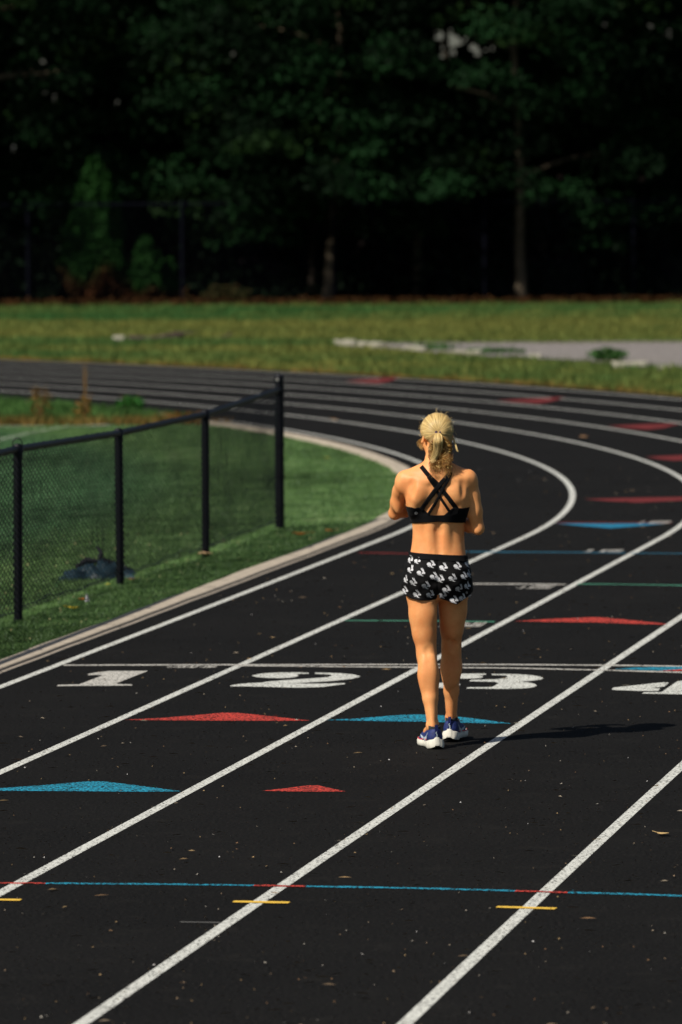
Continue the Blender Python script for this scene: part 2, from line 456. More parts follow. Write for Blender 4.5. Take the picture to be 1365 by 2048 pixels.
# small painted distance figures beside the cross lines
def figures(name, items, mat='white_worn'):
    """each item: left px, top px, height in m along the lane, character"""
    FNT = {'3': [[(0, 1), (1, 1), (1, 0), (0, 0)], [(.2, .52), (1, .52)]], '2': [[(0, 1), (1, 1), (1, .5), (0, .5), (0, 0), (1, 0)]],
           '0': [[(0, 0), (0, 1), (1, 1), (1, 0), (0, 0)]], '4': [[(.8, 0), (.8, 1), (0, .35), (1.05, .35)]],
           '1': [[(.2, .8), (.5, 1), (.5, 0)]], 'x': [[(0, 0), (1, 1)], [(0, 1), (1, 0)]], 'n': [[(0, 0), (0, 1), (1, 0), (1, 1)]], '-': [[(.1, .5), (.9, .5)]],
           '8': [[(0, 0), (0, 1), (1, 1), (1, 0), (0, 0)], [(0, .5), (1, .5)]]}
    g = MB()
    for (x, y, wpx, hm, ch) in items:
        o_ = spot(x, y, .0024); ux = (spot(x + wpx, y, .0024) - o_); vy = Vector((.19, .98, 0)) * hm
        for pl in FNT[ch]:
            pts = [o_ + ux * a + vy * (b - .5) for a, b in pl]
            for a, b in zip(pts, pts[1:]):
                d = (b - a).normalized(); nn = Vector((-d.y, d.x, 0)) * (.006 if abs(d.x) < abs(d.y) else .012)
                g.poly([a + nn, a - nn, b - nn, b + nn][::-1])
    o = finish(g, name, M[mat])
    bm = bmesh.new(); bm.from_mesh(o.data)
    for f in bm.faces:
        if f.normal.z < 0: f.normal_flip()
    bm.to_mesh(o.data); bm.free()
figures('distance_figures', [(335 + i * 12.5, 1333.6, 8, .10, c) for i, c in enumerate('4x0n0-0n') if c])
figures('distance_figures', [(1031 + i * 8.6, 1174.8, 6, .2, c) for i, c in enumerate('-3-30' )] + [(1068 + i * 7.4, 1174.5, 5, .22, c) for i, c in enumerate('33333')] + [(1074 + i * 7.4, 1171, 5, .2, c) for i, c in enumerate('83333')])
figures('distance_figures', [(1172, 1101.2, 5, .25, '3'), (1178, 1101.2, 5, .25, '3')] + [(1204 + i * 6.9, 1101.4, 4.6, .25, c) for i, c in enumerate('823333')])
figures('distance_figures', [(1280, 1044.4, 4.6, .3, '3')] + [(1302 + i * 6.4, 1044.3, 4.4, .3, c) for i, c in enumerate('833333')])
figures('distance_figures', [(881 + i * 9, 1250.6, 6, .16, c) for i, c in enumerate('33')] + [(930 + i * 9, 1250.8, 6, .16, c) for i, c in enumerate('8030')] + [(927 + i * 9.3, 1246.4, 6, .14, c) for i, c in enumerate('8-303')])

# white touchline on the turf, concrete strip beyond
g = MB(); pline(g, [(-200, 925), (-80, 897), (0, 879.5), (60, 865), (130, 853), (220, 849.5)], .12, -.004, jag=.05)
pline(g, [(-200, 851), (0, 852), (90, 852)], .1, -.004)
M['turfline'] = paint_mat('turf_line_white', (.38, .4, .34), .5, (.05, .1, .05))
finish(g, 'turf_touchline', M['turfline'])

# gravel run-up beyond the track with its broken concrete edging
def gravel_mat():
    m, nt, b = nmat('grey_gravel')
    n1 = noise(nt, 9, 3, .7); n2 = noise(nt, 1.2, 4)
    c = ramp(nt, n1, [(.3, (.13, .12, .115)), (.55, (.24, .22, .21)), (.75, (.38, .35, .33))])
    c = mix(nt, ramp(nt, n2, [(.4, (0, 0, 0)), (.8, (.5, .5, .5))]), c, (.2, .18, .155))
    nt.links.new(c, b.inputs['Base Color']); b.inputs['Roughness'].default_value = .95; b.inputs['Specular IOR Level'].default_value = .1
    bump(nt, b, n1, .6, .03); return m
M['gravel'] = gravel_mat()
g = MB()
top = [(668, 688), (720, 686.5), (850, 685.6), (1000, 685), (1200, 684.2), (1365, 683), (1800, 681)]
bot = [(1800, 757), (1500, 742), (1365, 734), (1230, 726), (1120, 719), (1000, 713), (900, 707), (830, 702), (760, 698), (690, 694.5)]
ppoly(g, top + bot, -.015)
finish(g, 'gravel_runway', M['gravel'])
# concrete edge line along the far side of the gravel
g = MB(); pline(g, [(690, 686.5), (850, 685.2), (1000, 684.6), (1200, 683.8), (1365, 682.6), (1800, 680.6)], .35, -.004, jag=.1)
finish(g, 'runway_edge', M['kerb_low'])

# ------------------------------------------------------------------ near chain-link fence
PB = [spot(37, 1240), spot(241, 1167), spot(412, 1112), spot(560, 1055)]
PB[0:0] = [PB[0] + (PB[0] - PB[1]) * 1.0]
PB[0:0] = [PB[0] + (PB[1] - PB[2]) * 1.0]
PTOP = [1.10, 1.105, 1.11, 1.06, 1.065, 1.185]
fence = empty('chain_link_fence', PB[-1])
tag(fence, 'low black chain-link fence on the turf beside the inside kerb of the track', 'fence')
def loc(p, z=0): return Vector((p.x - PB[-1].x, p.y - PB[-1].y, z))
for i, p in enumerate(PB):
    g = MB(); end = i == len(PB) - 1
    r = .029 if not end else .037
    lean = [0, 0, .006, -.004, .003, .002][i]
    b, t = loc(p, -.05), loc(p, PTOP[i]) + Vector((lean, 0, 0))
    g.tube([b, b.lerp(t, .5), t], r, 20)
    if end:
        g.tube([t, t + Vector((0, 0, .012)), t + Vector((0, 0, .03)), t + Vector((0, 0, .04))], [r * 1.12, r * 1.1, r * .75, r * .2], 20)
        for h in (.16, .4, .65, .9, 1.06): g.tube([b + (t - b) * ((h + .05) / 1.24), b + (t - b) * ((h + .075) / 1.24)], r * 1.12, 20)
    else:
        g.tube([t - Vector((0, 0, .06)), t - Vector((0, 0, .0)), t + Vector((0, 0, .015))], [r * 1.15, r * 1.15, r * .6], 20)
    po = g.build('post', M['fence'], fence, smooth=True)
    po.data.polygons.foreach_set('use_smooth', [len(f.vertices) == 4 for f in po.data.polygons])
    gb = MB()
    c = t + (Vector((-.012, -.043, -.012)) if end else Vector((-.006, -.043, -.03)))
    gb.tube([c, c + Vector((0, -.012, 0))], .0095 if end else .006, 10); gb.tube([c + Vector((0, -.012, 0)), c + Vector((0, -.016, 0))], [.012 if end else .007, .006], 6)
    gb.build('bolt', M['bolt'], fence)
# top rail, mesh, tension wire
def fpt(u):
    """u in post index units"""
    i = min(int(u), len(PB) - 2); f = u - i
    return loc(PB[i]).lerp(loc(PB[i + 1]), f), [1.10, 1.105, 1.11, 1.06, 1.065, 1.115][i] * (1 - f) + [1.10, 1.105, 1.11, 1.06, 1.065, 1.115][i + 1] * f
g = MB(); pts = []
for u in np.linspace(0, 4.985, 120):
    p, h = fpt(u); pts.append(p + Vector((0, 0, h - .02)))
g.tube(pts, .0225, 12)
g.build('top_rail', M['fence'], fence, smooth=True)
g = MB(); pts = []
for u in np.linspace(0, 4.98, 160):
    p, h = fpt(u); pts.append(p + Vector((0, -.03, .075 + .014 * math.sin(u * 9) + .008 * math.sin(u * 31))))
g.tube(pts, .0035, 6); g.build('tension_wire', M['fence'], fence)
# woven mesh
total = sum((PB[i + 1] - PB[i]).length for i in range(5))
cum = [0]
for i in range(5): cum.append(cum[-1] + (PB[i + 1] - PB[i]).length)
step = .05; nz = 48
def u_of(dist): return np.interp(dist, cum, range(6))
V = []; Fq = []; seg = 4; rw = .0037; vb = 0
ph = rng.random(12) * 6.28
wn_ = 0
for w in range(int(total / step)):
    d0 = w * step
    zs = np.linspace(.035, 1.0, nz)
    tog = (np.arange(nz) + w) % 2
    dd = d0 + (tog - .5) * step * .96
    # ragged places where the weave has been pulled open
    pull = .02 * np.sin(d0 * 3.1 + zs * 4 + ph[0]) * np.sin(d0 * 1.7 - zs * 2.2 + ph[1]) + .006 * np.sin(d0 * 9 + zs * 11 + ph[2])
    fr_ = float(u_of(d0)) % 1
    dd = dd + pull * .45 * math.sin(math.pi * fr_)
    bulge = math.sin(math.pi * fr_) * .007 * np.sin(d0 * 2.2 + zs * 3.5 + ph[3]) * np.sin(zs * 3.1) + .002 * np.sin(d0 * 7.3 + ph[4] + zs * 6)
    dd = np.clip(dd, .01, total - .03)
    P = np.zeros((nz, 3))
    for j in range(nz):
        p, h = fpt(float(u_of(dd[j]))); P[j] = (p.x, p.y, zs[j] / 1.0 * (h - .02))
    dirv = Vector(loc(PB[5]) - loc(PB[2])).normalized(); nrm = np.array([dirv.y, -dirv.x, 0.])
    P += nrm * (-.028 + bulge + (tog - .5) * .004)[:, None]
    if rng.random() < .16:
        a_ = rng.integers(3, nz - 12); P[a_:a_ + rng.integers(4, 9)] += np.array([dirv.x, dirv.y, 0]) * rng.uniform(-.03, .03)
    off = [np.array([dirv.x, dirv.y, 0]) * rw * a + np.array([0, 0, 1]) * 0 + nrm * rw * b for a, b in ((1, 0), (0, 1), (-1, 0), (0, -1))]
    R4 = np.stack([P + o_ for o_ in off], 1).reshape(-1, 3)
    V.append(R4)
    i0 = vb + np.arange(nz - 1)[:, None] * 4; k = np.arange(4)[None, :]
    q = np.stack([i0 + k, i0 + (k + 1) % 4, i0 + 4 + (k + 1) % 4, i0 + 4 + k], -1).reshape(-1, 4)
    Fq.append(q); vb += nz * 4
    # twisted knuckle above the rail
V = np.concatenate(V); Fq = np.concatenate(Fq)
mesh_np('wire_mesh', V, Fq, M['fence'], fence)
# knuckled ends and tie wires along the rail
g = MB()
for w in range(int(total / .05)):
    p, h = fpt(float(u_of(w * .05 + .01)))
    if rng.random() < .8:
        a = Vector((rng.uniform(-.01, .01), -.026, h - .03)); b_ = Vector((rng.uniform(-.006, .006), -.02, h + rng.uniform(-.005, .012)))
        g.tube([p + a, p + b_, p + b_ + Vector((rng.uniform(-.008, .008), .018, -.004))], .0026, 5)
for uu in np.arange(.15, 4.95, .21):
    p, h = fpt(uu); z = h - .02
    ring = [p + Vector((0, .027 * math.cos(t), z + .027 * math.sin(t))) for t in np.linspace(0, 6.28, 10)]
    g.tube(ring, .003, 5)
p = loc(PB[2], 1.115)
g.tube([p + Vector((.032 * math.cos(t) + .005, -.01, .045 * math.sin(t) + .0)) for t in np.linspace(-.3, 3.5, 14)], .004, 6)
g.build('tie_wires', M['fence'], fence)

# ------------------------------------------------------------------ grass
def blades(name, X, Y, h, w, mat, cols, z=-.012, lean=.5, parent=None):
    n = len(X); a = rng.uniform(0, 2 * np.pi, n); hh = h * rng.uniform(.5, 1.25, n)
    ww = w * rng.uniform(.7, 1.3, n); la = rng.uniform(0, 2 * np.pi, n); le = hh * lean * rng.uniform(.2, 1.2, n)
    B = np.zeros((n, 3, 3))
    B[:, 0] = np.stack([X - np.cos(a) * ww, Y - np.sin(a) * ww, np.full(n, z)], 1)
    B[:, 1] = np.stack([X + np.cos(a) * ww, Y + np.sin(a) * ww, np.full(n, z)], 1)
    B[:, 2] = np.stack([X + np.cos(la) * le, Y + np.sin(la) * le, z + hh], 1)
    C = cols if cols.ndim == 2 else np.tile(cols, (n, 1))
    o = mesh_np(name, B.reshape(-1, 3), np.arange(3 * n).reshape(-1, 3), mat, parent, nside=3, colors=np.repeat(C, 3, 0))
    return o
M['blade'] = leaf_mat('grass_blade', None, (.03, .08, .02), .6, .3, attr=True)
def vnoise(X, Y, s, seed=0):
    r = np.random.default_rng(seed); v = 0
    for _ in range(6):
        a = r.uniform(0, 6.28); f = s * r.uniform(.5, 2); v = v + np.sin(X * np.cos(a) * f + Y * np.sin(a) * f + r.uniform(0, 6.28))
    return v / 3
def pick(n, x0, x1, y0, y1, slope=.0, pw=1.0):
    Y = y0 + (y1 - y0) * rng.random(n) ** pw
    X = rng.uniform(x0, x1, n)
    return X, Y
# turf fibres: long strip beside the kerb and the field beyond
X, Y = pick(900000, -4.6, .75, 30.5, 62, pw=1.7)
keep = (np.abs(X) < Y * .0645 + .3)
s_, d_ = inv_d(X, Y)
keep &= (d_ < -.37) & ~((s_ > 17) & (Y > 61))
X, Y = X[keep], Y[keep]
vn = vnoise(X, Y, 2.3, 3); vn2 = vnoise(X, Y, 14, 5)
base = np.array([.125, .255, .12])[None] * (1 + .28 * vn[:, None] + .3 * vn2[:, None])
near_ = np.clip((d_[keep] + 3.0) / .8, 0, 1)[:, None]; base *= 1 + near_ * np.array([.55, .28, -.05])
hi = rng.random(len(X)) < .1; base[hi] = [.27, .38, .22]
lo = rng.random(len(X)) < .3; base[lo] *= .55
base = np.clip(base, .004, .4)
o = blades('turf_fibres', X, Y, .022, .0045, M['blade'], base, lean=.8)
tag(o, 'short dark green artificial turf fibres inside the kerb', 'grass', kind='stuff')
# pale specks (seed heads, crumbs) on the near strip of turf
# far natural grass
X, Y = pick(190000, -7.6, 8.2, 66, 110.5)
keep = (np.abs(X) < Y * .0625 + .5)
s_, d_ = inv_d(X, Y)
keep &= (d_ > DOUT - .02) & (Y > 64)
gr_t = np.interp(X, [spot(668, 688).x, spot(1365, 684).x], [spot(668, 688).y, spot(1365, 684).y])
gb_ = np.interp(X, [spot(x, y).x for x, y in ((670, 689), (830, 702), (1000, 713), (1230, 726), (1365, 734))], [spot(x, y).y for x, y in ((670, 689), (830, 702), (1000, 713), (1230, 726), (1365, 734))])
inside = (X > spot(668, 689).x) & (Y < gr_t + .3) & (Y > gb_ + .2 * vnoise(X, Y, 3, 8))
keep &= ~inside
X, Y = X[keep], Y[keep]; d_ = d_[keep]
vn = vnoise(X * .5, Y * 1.3, 1.0, 21); vn2 = vnoise(X, Y, 5, 22)
t = np.clip(.5 + .35 * vn + .2 * vn2 + np.exp(-((Y - 95) / 4.5) ** 2) * .45 - np.exp(-((Y - 105) / 4) ** 2) * .4, 0, 1)[:, None]  # last term: darker green band before the trees, shade put into the grass colour
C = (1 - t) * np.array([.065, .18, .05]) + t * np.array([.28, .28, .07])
edge_ = np.clip(1 - (d_ - DOUT) / .55, 0, 1)[:, None] ** .7
C = C * (1 - edge_) + np.array([.36, .21, .06]) * edge_
C *= rng.uniform(.55, 1.3, (len(X), 1))
hh = .075 * (1 + .5 * vn2)
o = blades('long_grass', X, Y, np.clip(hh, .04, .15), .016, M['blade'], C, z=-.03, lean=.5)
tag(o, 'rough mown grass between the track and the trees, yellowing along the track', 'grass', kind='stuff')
# strip of wild grass between turf and far side of the bend
P_ = []
n = 26000; X = rng.uniform(-5.2, -.7, n); Y = rng.uniform(61.3, 70.5, n)
s_, d_ = inv_d(X, Y); keep = (d_ < -.15) & (s_ > 17.5); X, Y = X[keep], Y[keep]
vn2 = vnoise(X, Y, 4, 31)
fr = np.clip((62.6 - Y) / 1.1, 0, 1)[:, None]
C = np.array([.09, .19, .05]) * (1 + .4 * vn2[:, None]); C = C * (1 - fr * .8) + np.array([.30, .14, .045]) * fr * .8
C *= rng.uniform(.6, 1.25, (len(X), 1))
o = blades('wild_grass', X, Y, .11, .014, M['blade'], np.clip(C, .004, .5), z=-.03, lean=.5)
tag(o, 'unmown grass strip between the turf and the far side of the bend', 'grass', kind='stuff')

# ------------------------------------------------------------------ weeds, shrubs
def leafcloud(C0, rad, n, size, up=.3, quads=True):
    """n leaves in an ellipsoid"""
    d = rng.normal(size=(n, 3)); d /= np.linalg.norm(d, axis=1)[:, None]
    r = rng.random(n) ** (1 / 2.2)
    return np.asarray(C0) + d * r[:, None] * np.asarray(rad)
def leafmesh(P, size, cols, aspect=.45, tilt=.6):
    n = len(P); a = rng.uniform(0, 6.283, n); b = rng.normal(0, tilt, n)
    L = size * rng.uniform(.6, 1.4, n)
    ax = np.stack([np.cos(a) * np.cos(b), np.sin(a) * np.cos(b), np.sin(b)], 1)
    c = rng.normal(size=(n, 3)); sd = np.cross(ax, c); sd /= np.linalg.norm(sd, axis=1)[:, None] + 1e-9
    h = L[:, None] / 2
    Q = np.stack([P - ax * h, P + sd * h * aspect, P + ax * h, P - sd * h * aspect], 1)
    return Q.reshape(-1, 3), np.arange(4 * n).reshape(-1, 4), np.repeat(cols, 4, 0)
M['leaf'] = leaf_mat('tree_leaf', None, (.005, .018, .007), .7, .12, attr=True)
M['dryleaf'] = leaf_mat('dry_leaf', None, (.16, .07, .02), .8, .2, attr=True)
M['bark'] = simple('bark', (.02, .016, .012), .9, .1, nscale=9, namt=.4, bscale=30, bst=.8, bdist=.03)
M['palebark'] = simple('pale_bark', (.12, .095, .065), .9, .1, nscale=7, namt=.35, bscale=30, bst=.6, bdist=.02)

def weed(p, h, rad, n, col, label, name='weed', size=.05, stem=True, cat='weed'):
    e = empty(name, p); tag(e, label, cat)
    P = leafcloud((0, 0, h * .5), (rad, rad * .8, h * .5), n, size); P[:, 2] = np.abs(P[:, 2])
    C = np.array(col) * rng.uniform(.6, 1.3, (n, 1))
    v, f, c = leafmesh(P, size, C)
    mesh_np('foliage', v, f, M['blade'], e, colors=c)
    if stem:
        g = MB()
        for _ in range(6):
            a = rng.uniform(0, 6.28); g.tube([(0, 0, 0), (rad * .4 * math.cos(a), rad * .4 * math.sin(a), h * .55), (rad * .7 * math.cos(a), rad * .7 * math.sin(a), h * rng.uniform(.8, 1.1))], [.008, .005, .002], 5)
        g.build('stem', M['drystem'], e)
    return e
M['drystem'] = simple('dry_stem', (.2, .12, .05), .9, .1)
weed(spot(82, 845, -.03), .42, .16, 160, (.22, .11, .03), 'rusty brown dry weed at the turf edge, the leftmost brown clump')
weed(spot(168, 850, -.03), .34, .13, 120, (.24, .12, .03), 'smaller orange-brown dry weed between turf and track left of the bright green clump')
weed(spot(172, 846, -.03), .7, .035, 9, (.12, .07, .03), 'tall thin dry stalk rising above the brown weed, seen against the track')
weed(spot(262, 827, -.03), .22, .17, 240, (.04, .17, .03), 'bright green leafy weed beside the far edge of the track', size=.07)
weed(spot(360, 850, -.03), .16, .35, 220, (.24, .10, .03), 'low orange-brown dead weeds behind the fence mesh')
weed(spot(1215, 723, -.03), .2, .3, 320, (.06, .15, .04), 'dark green grass tussock on the edge of the gravel runway', name='tussock', cat='tussock', size=.09)
weed(spot(985, 708, -.03), .10, .5, 200, (.07, .16, .045), 'low ragged grass tuft hiding part of the runway edging', name='tussock', cat='tussock', size=.09, stem=False)
weed(spot(870, 700, -.03), .09, .45, 180, (.07, .16, .045), 'small grass tuft near the pointed end of the gravel runway', name='tussock', cat='tussock', size=.09, stem=False)
weed(spot(455, 606, -.03), .38, .55, 300, (.06, .04, .016), 'brown scrubby shrub at the foot of the trees left of the slim trunks', name='shrub', cat='shrub', size=.1)
weed(spot(362, 604, -.03), .3, .25, 160, (.10, .035, .012), 'small reddish dead shrub right of the small conifers', name='shrub', cat='shrub', size=.08)

# conifers in front of the trees
def conifer(px, base_y, h, rad, label, seed):
    p = spot(px, base_y, -.03); e = empty('conifer', p); tag(e, label, 'conifer')
    n = int(9000 * max(.5, h * rad / 1.2)); z = rng.random(n) ** 1.15
    prof = np.interp(z, [0, .08, .22, .45, .75, 1], [.62, .92, 1.0, .86, .60, .14]) * rad
    a = rng.uniform(0, 6.283, n)
    lump = 1 + .16 * np.sin(a * 3 + z * 9 + seed) + .1 * np.sin(a * 7 - z * 17 + seed)
    r = prof * lump * rng.random(n) ** .35
    P = np.stack([r * np.cos(a), r * np.sin(a), .05 + z * h], 1)
    br = np.clip((.24 - z + .06 * np.sin(a * 4)) / .1, 0, 1)[:, None]
    C = (1 - br) * np.array([.020, .072, .014]) + br * np.array([.075, .027, .01])
    C = C * rng.uniform(.5, 1.3, (n, 1))
    v, f, c = leafmesh(P, .085, C, .5, 1.0)
    mesh_np('foliage', v, f, M['leaf'], e, colors=c)
    g = MB(); g.tube([(0, 0, -.05), (0, 0, h * .8)], [rad * .12, .01], 7); g.build('trunk', M['bark'], e)
conifer(192, 607, 2.9, .70, 'tall dark green cone-shaped conifer with brown base, at the left before the trees', 1.0)
conifer(293, 607, 1.3, .42, 'small rounded conifer with bare rusty base, right of the tall conifer', 2.3)
conifer(342, 606, .85, .17, 'narrow dwarf conifer tucked against the right side of the small rounded one', 4.1)

# ------------------------------------------------------------------ the wood behind
def crown_mesh(seed, h, r, bottom, nclump, nleaf, size):
    P = []; C = []
    rg = np.random.default_rng(seed)
    for c in range(nclump):
        if c % 3:
            z = bottom + .3 + rg.random() * 4.6; rr = r * rg.uniform(.55, 1.08)
            if rg.random() < .2: z = bottom - rg.uniform(0, 1.1) ** 1.3
        else:
            zf = rg.random() ** .8; z = bottom + zf * (h - bottom)
            rr = r * np.interp(zf, [0, .15, .5, 1], [.75, 1.0, .95, .35]) * rg.random() ** .45
        a = rg.uniform(0, 6.283)
        c0 = np.array([rr * np.cos(a), rr * np.sin(a), z])
        rad = np.array([rg.uniform(.55, 1.05), rg.uniform(.55, 1.05), rg.uniform(.2, .42)])
        n = int(nleaf * rg.uniform(.6, 1.4))
        d = rg.normal(size=(n, 3)); d /= np.linalg.norm(d, axis=1)[:, None]
        q = d * (rg.random(n) ** .5)[:, None] * rad
        q[:, 2] -= .35 * (q[:, 0] ** 2 + q[:, 1] ** 2)          # drooping sprays
        P.append(c0 + q)
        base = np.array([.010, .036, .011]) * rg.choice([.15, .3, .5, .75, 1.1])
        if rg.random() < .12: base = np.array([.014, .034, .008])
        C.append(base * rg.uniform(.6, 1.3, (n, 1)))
    P = np.concatenate(P); C = np.concatenate(C)
    return leafmesh(P, size, C, .5, .7)
def make_tree(seed, h=12, r=3.0, bottom=2.6, nclump=165, nleaf=250, size=.14, tr_r=.12, bark='bark'):
    e = empty('tree', (0, 0, 0))
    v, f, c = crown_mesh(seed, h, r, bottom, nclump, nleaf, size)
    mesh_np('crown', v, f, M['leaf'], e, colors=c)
    rg = random.Random(seed); g = MB()
    pts = [Vector((0, 0, -.1))]; x = y = 0
    for k in range(1, 9):
        x += rg.uniform(-.1, .1); y += rg.uniform(-.1, .1); pts.append(Vector((x, y, h * .85 * k / 8)))
    g.tube(pts, [tr_r * (1.25 if i == 0 else 1 - i / 10) for i in range(9)], 10)
    for k in range(9):
        i = rg.randint(2, 7); a = rg.uniform(0, 6.28); p = pts[i]; L = r * rg.uniform(.5, .9)
        q = p + Vector((math.cos(a) * L * .5, math.sin(a) * L * .5, .35)); w_ = p + Vector((math.cos(a) * L, math.sin(a) * L, .5))
        g.tube([p, q, w_], [tr_r * .4, tr_r * .25, .015], 6)
    g.build('trunk', M[bark], e, smooth=True)
    return e
def copy_tree(o):
    c = o.copy(); scene.collection.objects.link(c)
    for ch in list(o.children):
        d = ch.copy(); scene.collection.objects.link(d); d.parent = c
    return c
protos = [make_tree(s, tr_r=t_, bark=b_, bottom=bt) for s, t_, b_, bt in ((101, .10, 'palebark', 2.7), (102, .07, 'bark', 2.5), (103, .11, 'palebark', 3.0))]
used = [False] * 3
def put_tree(kind, x, y, rz, sc, label, group=None, tilt=0):
    o = protos[kind] if not used[kind] else copy_tree(protos[kind]); used[kind] = True
    o.location = (x, y, -.03); o.rotation_euler = (0, tilt, rz); o.scale = (sc, sc, sc)
    for k in ('label', 'category', 'group'):
        if k in o.keys(): del o[k]
    tag(o, label, 'tree', group); return o
front = [(658, 612, 113.6, 0, .05, 'slim pale trunk leaning slightly right, nearest the centre of the tree line'),
         (545, 600, 116.5, 1, .0, 'thin straight tree left of the leaning pale trunk'),
         (626, 602, 114.5, 1, .02, 'thin dark tree just left of the leaning pale trunk'),
         (1046, 609, 113.2, 2, .0, 'stout-trunked tree right of centre, behind the walking woman\'s right side'),
         (-130, 612, 114.5, 0, .0, 'leafy tree at the left end of the tree line, left of the tall conifer'),
         (210, 600, 117, 2, .0, 'broad tree whose boughs hang over the tall conifer'),
         (840, 600, 116, 2, .0, 'tree behind the middle of the far fence, between the leaning trunk and the stout one'),
         (1240, 602, 115.5, 1, .0, 'thin tree right of the stout-trunked tree'),
         (1460, 608, 114.5, 0, .0, 'leafy tree at the right end of the tree line'),
         (400, 600, 116.5, 1, .0, 'tree behind the brown scrubby shrub')]
for i, (px, py, yy, kd, tl, lb) in enumerate(front):
    x = (px - 682.5) / F * yy
    put_tree(kd, x, yy, i * 1.31 + .4, [1, .95, 1.05, 1.0, 1.1, 1.0, .98, .9, 1.05, 1][i], lb, tilt=tl)
lab = 'dark tree deep in the wood, hidden behind the front row'
for r_, yy in enumerate((119, 124, 130, 137)):
    for j in range(5):
        x = -9.5 + j * 4.7 + (r_ % 2) * 2.2 + rng.uniform(-.6, .6)
        put_tree((j + r_) % 3, x, yy + rng.uniform(-1, 1), rng.uniform(0, 6.28), 1.05 + .12 * r_, lab, 'trees of the dark wood behind the front row')
# far mass of the wood, and the undergrowth in its shade
n = 42000
P = np.stack([rng.uniform(-16, 16, n), rng.uniform(141, 150, n), rng.random(n) ** .8 * 14], 1)
C = np.array([.008, .022, .009]) * rng.uniform(.3, 1.3, (n, 1))
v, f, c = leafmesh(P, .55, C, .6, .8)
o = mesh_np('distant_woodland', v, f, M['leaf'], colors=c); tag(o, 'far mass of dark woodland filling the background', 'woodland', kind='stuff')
n = 30000
X = rng.uniform(-10, 10, n); Y = rng.uniform(113.5, 135, n); hmx = 1.0 + .8 * vnoise(X, Y, .8, 77) + (Y - 113) * .08
P = np.stack([X, Y, rng.random(n) ** 1.3 * np.clip(hmx, .2, 4)], 1)
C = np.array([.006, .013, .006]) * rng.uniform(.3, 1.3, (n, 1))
v, f, c = leafmesh(P, .2, C, .5, .9)
o = mesh_np('undergrowth', v, f, M['leaf'], colors=c); tag(o, 'dark undergrowth on the floor of the wood', 'undergrowth', kind='stuff')
n = 5200
X = rng.uniform(-8, 8, n); Y = 109.9 + np.abs(rng.normal(0, .8, n)) ** 1.2
P = np.stack([X, Y, rng.random(n) * .12], 1)
C = np.array([.013, .008, .005]) * rng.uniform(.3, 1.2, (n, 1))
v, f, c = leafmesh(P, .09, C, .6, .5)
o = mesh_np('leaf_litter', v, f, M['dryleaf'], colors=c); tag(o, 'brown leaf litter along the foot of the trees', 'leaf litter', kind='stuff')

# far fence along the wood
ff = empty('boundary_fence', (0, 112.2, 0)); tag(ff, 'tall dark chain-link boundary fence in front of the wood', 'fence')
M['ffence'] = simple('weathered_fence_steel', (.004, .0045, .009), .8, .05)
for px in (-260, 60, 368, 672, 972, 1270, 1560):
    x = (px - 682.5) / F * 112.2
    g = MB(); g.tube([(x, 0, -.05), (x, 0, 2.02)], .033, 8); g.tube([(x, 0, 2.02), (x, 0, 2.06)], [.036, .01], 8); g.build('post', M['ffence'], ff, smooth=True)
g = MB(); g.tube([(-10, 0, 1.98), (0, 0, 1.985), (10, 0, 2.0)], .022, 8); g.build('top_rail', M['ffence'], ff, smooth=True)
V = []; Fq = []; vb = 0
for sgn in (1, -1):
    for x0 in np.arange(-11, 11, .075):
        a = np.array([x0, -.03, 0]); b = np.array([x0 + sgn * 1.98, -.03, 1.98]); rr = .0016
        for o4 in ((rr, 0, 0), (-rr, 0, 0)):
            pass
        V += [a + [rr, 0, 0], a - [rr, 0, 0], b - [rr, 0, 0], b + [rr, 0, 0]]; Fq.append([vb, vb + 1, vb + 2, vb + 3]); vb += 4
mesh_np('wire_mesh', np.array(V), np.array(Fq), M['ffence'], ff)

